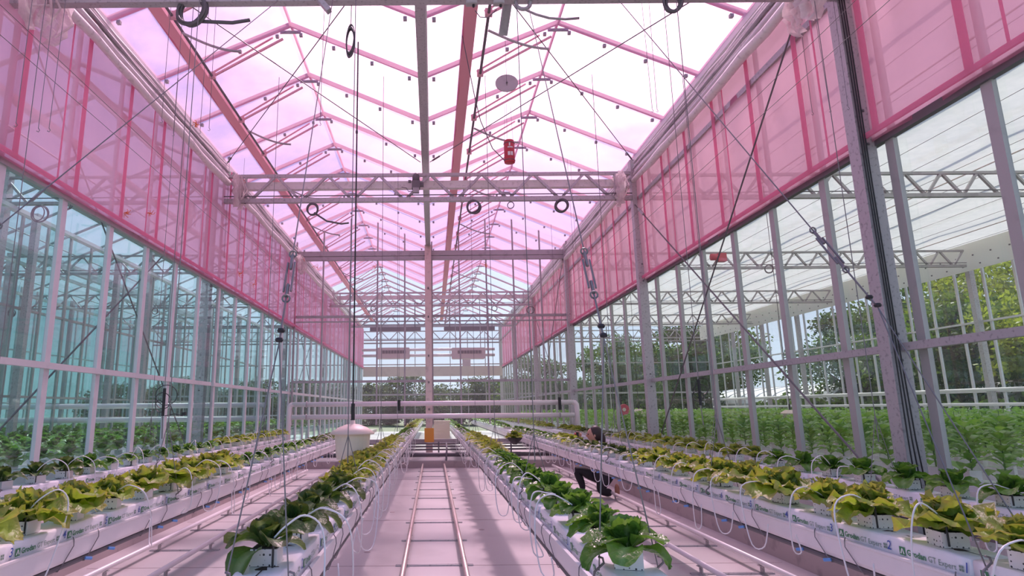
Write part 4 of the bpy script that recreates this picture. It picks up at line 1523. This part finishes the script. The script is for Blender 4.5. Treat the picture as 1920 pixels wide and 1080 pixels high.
# black data logger sticks on wires
for px, py0, py1, Y, lab in ((305, 728, 780, 6.2, 'black probe with looped cable hanging before the left glass'), (1314, 712, 760, 7.2, 'black tangle of cable and probe before the right glass'),
                             (748, 700 + 50, 770, 17.3, 'black hanging weight left of centre on the heating pipes'), (1050, 745, 768, 17.3, 'black hanging weight at the right end of the heating pipes')):
    a, b__ = at(px, py0, Y), at(px, py1, Y)
    g = tag(empty('hanging_probe', b__), lab, 'probe')
    MB().tube([(0, 0, 0), (0, 0, a.z - b__.z)], 0.016 * Y / 6.5, 8).build('stick', BLACK, g)
    MB().tube([(0, 0, a.z - b__.z), (0, 0, 6.8 - b__.z)], 0.004, 4).build('wire', WIRE, g)
    if Y < 10:
        rnd = random.Random(px)
        c = MB()
        for i in range(3):
            c.ring((0.03 * i - .03, -.02, (a.z - b__.z) * (.35 + .2 * i)), 0.06 + .02 * i, 0.004, (0.5 - .4 * i, 1, 0.2), 18, 5)
        c.build('looped_cable', BLACK, g)
        MB().tube([(0, 0, 0), (0.01, 0, -0.22)], 0.006, 5).build('tail', WIRE, g)
        if px < 700:
            MB().tube([(0.02, 0, 0.0), (0.12, 0, 0.02), (0.2, 0, 0.0)], 0.004, 5).build('side_cable', BLACK, g)
            MB().box((0.21, 0, 0.02), (0.035, 0.03, 0.03)).build('side_sensor', BLACK, g)

# black cables down the near right post
g = tag(empty('post_cables', (4.20, 5.60, 0)), 'bundle of black cables running down the near right post', 'cables')
for i in range(3):
    dx = -0.008 + 0.022 * i
    pts = [(dx, -0.02 - .003 * i, 6.2), (dx + .006 * math.sin(i), -0.02, 5.0), (dx, -0.02, 3.6), (dx + 0.01, -0.02, 2.2), (dx + .012 * i, -0.03, 1.2), (dx + .03 * i, -0.05, 0.4)]
    MB().tube(pts, 0.0065, 6).build('cable', BLACK, g, True)
MB().tube([(-0.01, -0.02, 6.2), (-0.06, -0.05, 6.42), (-0.16, -0.05, 6.46), (-0.3, 0.0, 6.35)], 0.012, 6).build('cable_loop', BLACK, g, True)

# crossed roof tie rods under the left and right roofs
for lab, a, b__ in (('thin roof tie rod from top left towards the valley', (-3.7, 5.9, 6.62), (VAL - .1, 12.0, 6.55)), ('thin roof tie rod from the left eaves up to the nearest truss', (-4.25, 12.0, 6.55), (VAL - .2, 5.8, 6.62)),
                    ('thin roof tie rod from the valley to the upper right', (VAL + .1, 12.0, 6.55), (4.1, 5.9, 6.62)), ('thin roof tie rod from the right eaves up to the nearest truss', (4.2, 12.0, 6.55), (0.3, 5.8, 6.62))):
    a, b__ = Vector(a), Vector(b__)
    g = tag(empty('roof_tie_rod', a), lab, 'tie rod', 'crossed tie rods under the roof')
    MB().tube([(0, 0, 0), b__ - a], 0.008, 6).build('rod', DARKSTEEL, g)
    d = (b__ - a).normalized()
    MB().tube([d * 0.1, d * 0.35], 0.018, 6).build('rod_tensioner', DARKSTEEL, g)

# two wall heaters far off and the pipes between them
for px, nm in ((737, 'left'), (878, 'right')):
    p = at(px, 662, 29.5)
    g = tag(empty('air_heater', p), 'long pinkish air heater with dark grille, %s of the pair' % nm, 'heater', 'air heaters beyond the partition')
    mb_ = MB()
    prof = [(-0.78, 0.24), (0.78, 0.24), (0.80, 0.20), (0.80, -0.22), (0.76, -0.28), (-0.76, -0.28), (-0.80, -0.22), (-0.80, 0.20)]
    n = len(prof)
    mb_.add([(x_, y_, z_) for y_ in (-0.25, 0.25) for x_, z_ in prof], [tuple(range(n)), tuple(range(n, 2 * n))[::-1]] + [(k, n + k, n + (k + 1) % n, (k + 1) % n) for k in range(n)])
    mb_.build('casing', HEATER, g)
    MB().box((0.05, -0.255, 0.03), (1.15, 0.02, 0.15)).build('grille', GRILLE, g)
    for q in (-0.6, 0.6):
        MB().tube([(q, 0, 0.22), (q, 0, 6.9 - p.z)], 0.02, 6).build('hanger_rod', STEEL, g)
    sl_ = MB()
    for k in range(9):
        sl_.box((-0.5 + k * 0.137, -0.268, 0.03), (0.012, 0.012, 0.15))
    sl_.build('grille_bars', HEATER, g)
for i, z in enumerate((4.33, 4.05)):
    o = MB().tube([(-3.4, 29.6, z), (3.0, 29.6, z)], 0.07, 8).build('heater_pipe', PIPE, None, True)
    tag(o, '%s pipe linking the two far air heaters' % ('upper', 'lower')[i], 'pipe')
for i, (x, y, z) in enumerate(((-1.9, 31.5, 5.6), (1.9, 31.5, 5.6))):
    o = MB().box((x, y, z), (2.6, 0.6, 0.10)).box((x, y - .3, z - .06), (2.6, 0.04, 0.2)).box((x - 1, y, z + .75), (0.05, 0.05, 1.5)).box((x + 1, y, z + .75), (0.05, 0.05, 1.5)).build('vent_flap', GRILLE)
    tag(o, 'dark grey slatted roof flap above the %s air heater' % ('left', 'right')[i], 'flap')
p = at(805, 612, 18.55)

# red and cream signs / sensors
p = at(1170, 768, 17.0)
g = tag(empty('red_disc_sign', p), 'round red disc with pale centre hanging beyond the right glass', 'disc')
MB().lathe([(0.001, -0.02), (0.14, -0.02), (0.15, 0), (0.14, 0.02), (0.001, 0.02)], (0, 0, 0), 24, False).build('disc', RED_SIGN, g).rotation_euler = (RAD(90), 0, 0)
MB().lathe([(0.001, -0.025), (0.05, -0.025), (0.05, 0.025), (0.001, 0.025)], (0, 0, 0), 16, False).build('centre', CREAM, g).rotation_euler = (RAD(90), 0, 0)
for px, py, Y, sc, lab in ((1482, 776, 13.0, 1.0, 'cream lidded sensor box hanging over the right bay crop'), (1198, 772, 20.0, 1.1, 'small far cream lidded sensor box in the right bay')):
    p = at(px, py, Y)
    g = tag(empty('sensor_bucket', p), lab, 'sensor')
    MB().box((0, 0, -0.06 * sc), (0.24 * sc, 0.2 * sc, 0.14 * sc), 0, 1.1).build('bucket', CREAM, g)
    MB().box((0, 0, 0.045 * sc), (0.30 * sc, 0.26 * sc, 0.07 * sc), 0, 0.5).build('lid', CREAM_LID, g)
    MB().tube([(0, 0, 0.08), (0, 0, 5.0)], 0.006, 5).build('cable', BLACK, g)
    MB().tube([(0, 0, 0.08), (0, 0, 0.2)], 0.02, 6).build('cable_grip', BLACK, g)
# black saucer pot on the far part of the right middle gutter
p = at(965, 822, 15.0)
g = tag(empty('planter_bowl', p), 'dark bowl planter with pale leaves hanging beside the right middle gutter', 'planter')
MB().lathe([(0.05, -0.14), (0.13, -0.06), (0.18, 0.0), (0.185, 0.02), (0.15, 0.01), (0.01, 0.0)], (0, 0, 0), 18).build('bowl', BLACK, g, True)
ob('foliage', MIDF['oak'][1], g, (0, 0, 0.0), 1.0, 1.2)
# cream crate behind the post, far aisle
o = tag(MB().box((0, 0, 0), (0.62, 0.4, 0.86)).box((0, 0, 0.44), (0.68, 0.46, 0.05)).box((0, -0.21, 0.1), (0.5, 0.02, 0.04)).build('storage_box', CREAM, None, False, (0.32, 24.0, 0.61)), 'cream storage box standing right of the middle post', 'box')

# ================================================================== SIDE BAYS
rnd = random.Random(77)


def pepper_data(seed, nl, nu, nv):
    r = random.Random(seed)
    V, F, T = [], [], []
    for i in range(nl):
        vs, fs, ti = leaf_mb('pep', r.randrange(999), nu, nv)
        f = i / nl
        M = Matrix.Translation((0, 0, 0.05 + 0.42 * f)) @ Matrix.Rotation(i * 2.4 + r.uniform(-.3, .3), 4, 'Z') @ Matrix.Rotation(RAD(20 * f + r.uniform(-20, 10)), 4, 'X') @ Matrix.Scale(r.uniform(.75, 1.05) * (1.05 - .25 * f), 4)
        o = len(V)
        V += [M @ Vector(v) for v in vs]
        F += [tuple(q + o for q in f_) for f_ in fs]
        T += ti
    return V, F, T


PEPN = [mesh_of('foliage', *pepper_data(i, 18, 5, 2), LEAF['pep']) for i in range(4)]
PEPF = [pepper_data(20 + i, 9, 2, 2) for i in range(3)]
PSTEM = MB().tube([(0, 0, 0), (0.006, 0, 0.25), (0, 0.004, 0.50)], [0.007, 0.006, 0.003], 5).mesh('stem', STEM)
PBLK = MB().box((0, 0, 0.045), (0.10, 0.10, 0.09)).mesh('grow_block', PALE)
pts = []
for r_i in range(18):
    x = 5.1 + r_i * 0.66
    y = 4.2
    while y < 37:
        pts.append((x + rnd.uniform(-.04, .04), y + rnd.uniform(-.05, .05), r_i))
        y += 0.36
pts = [p_ for p_ in pts if p_[0] / p_[1] < 1.12]
pts.sort(key=lambda q: math.hypot(q[0], q[1]))
cnt = {}
for i, (x, y, r_i) in enumerate(pts[:260]):
    near = 'nearest' if r_i == 0 else ONES[r_i]
    cnt[r_i] = cnt.get(r_i, 0) + 1
    wh = ', %s from the near end' % ONES[cnt[r_i] - 1] if cnt[r_i] <= 9 else ', farther along'
    o = tag(empty('green_seedling', (x, y, 0.80), rnd.uniform(0, 6.28)), 'upright green seedling in the %s row beyond the right glass' % near + wh, 'seedling', 'green seedlings, %s row of the right bay' % near)
    sc = rnd.uniform(.85, 1.15)
    ob('grow_block', PBLK, o, None, rnd.uniform(-.2, .2))
    ob('stem', PSTEM, o, (0, 0, 0.08), 0, sc)
    ob('foliage', PEPN[i % 4], o, (0, 0, 0.05), 0, sc)
merge('distant_seedlings', PEPF, [((x, y, 0.80), rnd.uniform(0, 6), rnd.uniform(.85, 1.2)) for x, y, r_i in pts[260:]], LEAF['pep'], 'dense green carpet of seedlings deeper in the right bay', 'plants', 0.05)
for r_i in range(18):
    x = 5.1 + r_i * 0.66
    y0 = max(4.0, x / 1.15)
    g = tag(empty('seedling_bench', (x, 0, 0)), 'narrow white bench under the %s row of right bay seedlings' % (ONES[r_i]), 'bench', 'white benches in the right bay')
    MB().span(-0.11, 0.11, y0, 37.2, 0.71, 0.80).build('slab_run', SLAB, g)
    MB().span(-0.13, 0.13, y0, 37.3, 0.62, 0.71).build('trough', GUTTER, g)
    lg = MB().span(-0.03, 0.03, -0.03, 0.03, 0.02, 0.62).mesh('leg', GALV)
    y = y0 + 0.5
    while y < 37:
        ob('leg', lg, g, (0, y, 0))
        y += 4.0

# left bay: low rows of green behind the blue-green glass
lpts = []
for r_i in range(9):
    x = -5.3 - r_i * 1.15
    y = 4.4
    while y < 36:
        lpts.append((x + rnd.uniform(-.05, .05), y + rnd.uniform(-.05, .05), r_i))
        y += 0.52
lpts = [p_ for p_ in lpts if -p_[0] / p_[1] < 0.86]
lpts.sort(key=lambda q: math.hypot(q[0], q[1]))
cnt = {}
for i, (x, y, r_i) in enumerate(lpts[:200]):
    near = 'nearest' if r_i == 0 else ONES[r_i]
    cnt[r_i] = cnt.get(r_i, 0) + 1
    wh = ', %s from the near end' % ONES[cnt[r_i] - 1] if cnt[r_i] <= 9 else ', farther along'
    o = tag(empty('leafy_green', (x, y, 0.80), rnd.uniform(0, 6)), 'leafy green in the %s row behind the left glass' % near + wh, 'leafy green', 'greens behind the left glass, %s row' % near)
    ob('grow_block', BLK, o)
    ob('foliage', MIDF['pak'][i % 4], o, (0, 0, 0.088), 0, rnd.uniform(1.1, 1.45))
merge('distant_greens', FARF['pak'], [((x, y, 0.80), rnd.uniform(0, 6), rnd.uniform(1.2, 1.5)) for x, y, r_i in lpts[200:]], LEAF['pak'], 'far rows of leafy greens seen through the left glass', 'plants')
for r_i in range(9):
    x = -5.3 - r_i * 1.15
    y0 = max(4.2, -x / 0.88)
    g = tag(empty('growing_bench', (x, 0, 0)), 'white bench under the %s row of greens in the left bay' % ONES[r_i], 'bench', 'white benches in the left bay')
    MB().span(-0.14, 0.14, y0, 36.5, 0.72, 0.80).build('slab_run', SLAB, g)
    MB().span(-0.16, 0.16, y0, 36.6, 0.62, 0.72).build('trough', GUTTER, g)
    lg = MB().span(-0.03, 0.03, -0.03, 0.03, 0.02, 0.62).mesh('leg', GALV)
    y = y0 + 0.5
    while y < 36:
        ob('leg', lg, g, (0, y, 0))
        y += 4.0
for i, y in enumerate((12.16, 18.8, 25.4, 32.0)):
    for j, x in enumerate((-8.9, -13.3)):
        o = MB().span(x - 0.09, x + 0.09, y - 0.09, y + 0.09, 0.02, 6.45).span(x - 0.15, x + 0.15, y - 0.15, y + 0.15, 0.02, 0.05).build('bay_post', GALV)
        tag(o, 'grey roof post in the left bay, %s from the front in the %s line' % (ONES[i], ('near', 'far')[j]), 'post', 'roof posts in the left bay')
for k in range(4):
    z = 5.35 - 0.0 * k
    x = -5.6 - k * 3.0
    o = MB().span(x - 0.06, x + 0.06, 5, 37, 5.60, 5.68).build('grow_light_rail', WHITE)
    tag(o, 'pale lengthwise rail under the left bay roof, %s from the glass' % ONES[k], 'rail', 'rails under the left bay roof')

# ================================================================== PERSON crouching behind the right middle gutter
PX, PY = 2.84, 11.0
pr = tag(empty('person', (PX, PY, 0)), 'person with dark tied hair in dark clothes crouching beside the right gutters with a camera', 'person')


pr.scale = (1.06, 1.06, 1.03)


def skin_body(name, chain, mt, parent):
    """chain: list of (point, radius, parent index or -1)"""
    me = bpy.data.meshes.new(name)
    me.from_pydata([c[0] for c in chain], [(c[2], i) for i, c in enumerate(chain) if c[2] >= 0], [])
    me.materials.append(mt)
    o = ob(name, me, parent)
    sm = o.modifiers.new('skin', 'SKIN')
    for i, c in enumerate(chain):
        r = c[1] if isinstance(c[1], tuple) else (c[1], c[1])
        me.skin_vertices[0].data[i].radius = r
        me.skin_vertices[0].data[i].use_root = (i == 0)
    sm.use_smooth_shade = True
    ss = o.modifiers.new('sub', 'SUBSURF')
    ss.levels = ss.render_levels = 2
    return o


# faces the camera's left (-x); squatting, knees forward (-x)
body = [((0.08, 0, 0.29), (0.30, 0.26), -1), ((0.11, 0, 0.48), (0.20, 0.17), 0), ((0.06, 0, 0.66), (0.16, 0.13), 1), ((0.02, 0, 0.79), (0.12, 0.10), 2), ((0.0, 0, 0.87), (0.05, 0.05), 3),
        # front leg bent up, near leg kneeling with its shin along the floor
        ((0.06, 0.12, 0.30), 0.13, 0), ((-0.33, 0.17, 0.44), 0.09, 5), ((-0.24, 0.16, 0.22), 0.06, 6), ((-0.22, 0.16, 0.09), 0.045, 7),
        ((0.08, -0.12, 0.30), 0.13, 0), ((-0.02, -0.16, 0.11), 0.095, 9), ((0.17, -0.15, 0.08), 0.06, 10),
        # upper arms
        ((0.02, -0.17, 0.76), 0.055, 3), ((-0.12, -0.22, 0.64), 0.045, 12), ((0.02, 0.17, 0.76), 0.055, 3), ((-0.12, 0.20, 0.64), 0.045, 14)]
skin_body('clothed_body', body, SHIRT, pr)
head = MB().ball((-0.04, 0, 1.005), 0.105, 16, 12, (1.0, 0.80, 1.18))
head.ball((-0.145, 0, 0.995), 0.018, 8, 6, (1.1, 0.7, 1.3)).ball((-0.12, 0, 0.955), 0.02, 8, 6, (0.6, 1.2, 0.4))
head.ball((-0.04, -0.088, 0.995), 0.022, 8, 6, (.8, .4, 1.2)).ball((-0.04, 0.088, 0.995), 0.022, 8, 6, (.8, .4, 1.2))
hd = head.build('head', SKIN, pr, True)
ey_ = MB()
for s in (-1, 1):
    ey_.ball((-0.132, s * 0.035, 1.02), 0.011, 8, 6)
ey_.build('eye', BLACK, hd, True)
MB().ball((0.0, 0, 1.03), 0.118, 16, 12, (0.98, 0.86, 1.12)).ball((0.11, 0, 0.93), 0.06, 10, 8, (0.8, 0.8, 1.8)).build('hair', HAIR, pr, True)
arms = [((-0.12, -0.22, 0.64), 0.042, -1), ((-0.20, -0.20, 0.76), 0.038, 0), ((-0.27, -0.15, 0.92), 0.028, 1), ((-0.29, -0.13, 0.98), (0.035, 0.02), 2)]
a1 = skin_body('forearm', arms, SKIN, pr)
arms2 = [((-0.12, 0.20, 0.64), 0.042, -1), ((-0.22, 0.15, 0.78), 0.038, 0), ((-0.27, 0.0, 0.92), 0.028, 1), ((-0.29, -0.03, 0.98), (0.035, 0.02), 2)]
a2 = skin_body('forearm', arms2, SKIN, pr)
for a_, yy, sg in ((a1, -0.13, 1), (a2, -0.03, -1)):
    for q in range(4):
        ln = (0.055, 0.062, 0.060, 0.048)[q]
        z = 0.995 + 0.018 * q
        MB().tube([(-0.295, yy, z), (-0.315, yy + sg * 0.012, z + 0.012), (-0.335, yy + sg * 0.03, z + 0.014), (-0.32, yy + sg * (0.03 + ln * .3), z + 0.012)], [0.010, 0.0095, 0.009, 0.007], 6).build('finger', SKIN, a_, True)
    MB().tube([(-0.28, yy, 0.99), (-0.265, yy + sg * 0.02, 1.015), (-0.27, yy + sg * 0.035, 1.04)], [0.012, 0.010, 0.008], 6).build('thumb', SKIN, a_, True)
SHOE = mat('brown shoe leather', (0.42, 0.20, 0.13), 0.6)
MB().ball((-0.27, 0.16, 0.05), 0.05, 10, 8, (2.2, 0.85, 0.9)).build('shoe', SHOE, pr, True)
MB().ball((0.25, -0.15, 0.12), 0.05, 10, 8, (0.8, 0.9, 2.2)).build('shoe', SHOE, pr, True)
cm = tag(empty('hand_camera', (PX - 0.35, PY - 0.085, 1.05)), 'small dark red-trimmed camera held up by the crouching person', 'camera')
MB().box((0, 0, 0), (0.035, 0.12, 0.075)).box((0, 0.03, 0.042), (0.03, 0.035, 0.015)).build('camera_body', BLACK, cm)
MB().lathe([(0.027, 0), (0.03, 0.02), (0.028, 0.04), (0.02, 0.042)], (0, 0, 0), 14).build('lens', RED, cm).rotation_euler = (0, RAD(-90), 0)

# ================================================================== OUTSIDE
gr = tag(MB().span(-140, 140, -40, 220, -0.4, -0.2).build('ground', GRASS), None, None, None, 'structure')


def crown_mesh(seed, R, H, nclump, per, lsz, mt):
    r = random.Random(seed)
    V, F = [], []
    for c in range(nclump):
        a, u = r.uniform(0, 6.28), r.uniform(-1, 1)
        q = r.random() ** 0.45
        cx, cy, cz = R * q * math.cos(a) * math.sqrt(1 - u * u), R * q * math.sin(a) * math.sqrt(1 - u * u), H / 2 * u * q
        cr_ = r.uniform(.16, .30) * R
        for i in range(per):
            d = Vector((r.gauss(0, 1), r.gauss(0, 1), r.gauss(0, .7)))
            d = d / (d.length + 1e-6) * cr_ * r.random() ** .4
            p_ = Vector((cx, cy, cz)) + d
            ax = Vector((r.gauss(0, 1), r.gauss(0, 1), r.gauss(0, 1) * .6)).normalized()
            b_ = ax.orthogonal().normalized()
            b_ = Matrix.Rotation(r.uniform(0, 6.28), 3, ax) @ b_
            e = ax.cross(b_)
            s_ = lsz * r.uniform(.6, 1.3)
            o = len(V)
            V += [p_ - b_ * s_, p_ + e * s_ * .5, p_ + b_ * s_, p_ - e * s_ * .5]
            F.append((o, o + 1, o + 2, o + 3))
    return mesh_of('crown', V, F, [(0, 0, 0, 1)] * len(V), mt, False)


CROWN = [crown_mesh(1, 3.2, 5.5, 80, 120, 0.12, TREELEAF[2]), crown_mesh(2, 3.4, 6.5, 100, 120, 0.125, TREELEAF[1]), crown_mesh(3, 3.6, 7.0, 100, 110, 0.13, TREELEAF[0])]


def tree_mesh(seed, h):
    r = random.Random(seed)
    b = MB().tube([(0, 0, -0.2), (0.05, 0, h * .35), (-0.1, 0.05, h * .7), (0, 0, h)], [0.26, 0.2, 0.14, 0.05], 8)
    for i in range(9):
        a = r.uniform(0, 6.28)
        z = h * r.uniform(.35, .8)
        l_ = r.uniform(1.4, 2.6)
        b.tube([(0, 0, z), (l_ * .5 * math.cos(a), l_ * .5 * math.sin(a), z + .7), (l_ * math.cos(a), l_ * math.sin(a), z + 1.6)], [0.09, 0.06, 0.02], 6)
    return b.mesh('trunk', BARK)


FARCROWN = [crown_mesh(21, 3.4, 6.0, 90, 90, 0.16, HAZY), crown_mesh(22, 3.6, 6.5, 90, 90, 0.17, HAZY)]
TRUNK = [tree_mesh(1, 6.0), tree_mesh(2, 7.0)]
trees = [(23.6, 22.0, 0, 4.4, 1.0, 'yellow-green leafy tree beyond the right outer wall, nearest the frame edge'), (22.6, 27.0, 1, 4.2, 0.95, 'mid green tree beyond the right wall, behind the near post'),
         (29.5, 24.0, 2, 5.4, 1.35, 'dark dense tree at the right frame edge behind the fence'), (22.6, 32.5, 2, 4.2, 0.9, 'dark tree right of the white tunnel'),
         (29.0, 31.0, 0, 6.4, 1.3, 'tall yellow-green tree behind the two nearer trees'), (21.4, 53.0, 1, 4.6, 1.0, 'mid green tree behind the far end of the white tunnel'),
         (15.0, 50.0, 2, 4.6, 1.0, 'dark tree beyond the far right corner of the glasshouse'), (33.0, 40.0, 2, 7.0, 1.5, 'big dark tree farthest to the right behind the others'),
         (21.0, 62.0, 2, 5.0, 1.1, 'dark tree left of the white tunnel, far behind'),
         (18.5, 44.5, 2, 5.0, 1.0, 'dark tree just beyond the far end of the right outer wall'), (26.5, 58.0, 1, 6.0, 1.4, 'large mid green tree above the roof of the white tunnel'),
         (9.0, 52.0, 2, 3.6, 0.9, 'dark round tree behind the far gable, right of the pink wall end')]
for x, y, c, z, sc, lab in trees:
    t = tag(empty('tree', (x, y, -0.2)), lab, 'tree', 'trees beyond the right wall')
    ob('crown', CROWN[c], t, (0, 0, z - .6), rnd.uniform(0, 6), (sc, sc, sc * .95))
    ob('trunk', TRUNK[c % 2], t, (0, 0, 0), rnd.uniform(0, 6), (1, 1, sc * .9))
for i in range(17):
    x = -34 + i * 3.9
    t = tag(empty('tree', (x, 66 + 5 * (i % 2), -0.2)), 'dark distant tree behind the far gable, %s from the left' % ONES[i], 'tree', 'distant tree line')
    ob('crown', FARCROWN[i % 2], t, (0, 0, 1.9 + (i % 3) * .35), rnd.uniform(0, 6), (1.05, 1.05, 0.85))
    ob('trunk', TRUNK[0], t, (0, 0, 0), 0, (1, 1, .4))

# white tunnel house beyond the right wall
g = tag(empty('tunnel_house', (25.0, 40.0, -0.2)), 'white plastic-covered tunnel house beyond the right glass', 'greenhouse')
n = 12
prof = [(-4.0, 0.0), (-4.0, 1.9)] + [(-4.0 * math.cos(PI * k / n), 1.9 + 1.15 * math.sin(PI * k / n)) for k in range(1, n)] + [(4.0, 1.9), (4.0, 0.0)]
vs = [(x_, y_, z_) for y_ in (-7.0, 9.0) for x_, z_ in prof]
m_ = len(prof)
MB().add(vs, [(k, k + 1, m_ + k + 1, m_ + k) for k in range(m_ - 1)] + [tuple(range(m_))[::-1], tuple(range(m_, 2 * m_))]).build('cover', POLY, g)
hb = MB()
for y_ in [-7.02 + 2.0 * k for k in range(9)]:
    hb.tube([(x_ * 1.005, y_, z_ * 1.005) for x_, z_ in prof], 0.04, 5)
for x_ in (-3, -2, -1, 0, 1, 2, 3):
    hb.bar((x_, -7.05, 0), (x_, -7.05, 2.4), 0.06, 0.05)
hb.build('hoop', ALU, g)
g = tag(empty('white_shed', (23.8, 25.2, -0.2)), 'small white round-roofed shed at the right frame edge behind the fence', 'shed')
MB().span(-1.4, 1.4, -1, 1, 0, 2.1).build('wall', POLY, g)
MB().lathe([(1.6, 2.1), (1.5, 2.3), (0.9, 2.55), (0.2, 2.65)], (0, 0, 0), 20).build('roof', WHITE, g, True)
MB().span(-0.15, 0.2, -0.1, 0.1, 2.6, 2.85).build('roof_cap', COPPER, g)
g = tag(empty('picket_fence', (19.6, 0, -0.2)), 'black metal picket fence beyond the right outer wall', 'fence')
pk = MB().span(-0.02, 0.02, -0.025, 0.025, 0, 1.75).mesh('picket', BLACK)
y = 17.5
while y < 29:
    ob('picket', pk, g, (0, y, 0))
    y += 0.16
for z in (0.3, 1.45):
    MB().span(-0.02, 0.02, 17.4, 29, z - .03, z + .03).build('fence_rail', BLACK, g)
hedge = crown_mesh(9, 3.0, 2.4, 60, 60, 0.16, TREELEAF[0])
for i in range(6):
    o = ob('hedge_bush', hedge, None, (21.6 + .3 * (i % 2), 18.5 + i * 3.6, 0.85), i)
    tag(o, 'dark bush in the hedge behind the picket fence, %s from the right' % ONES[i], 'bush', 'hedge bushes')
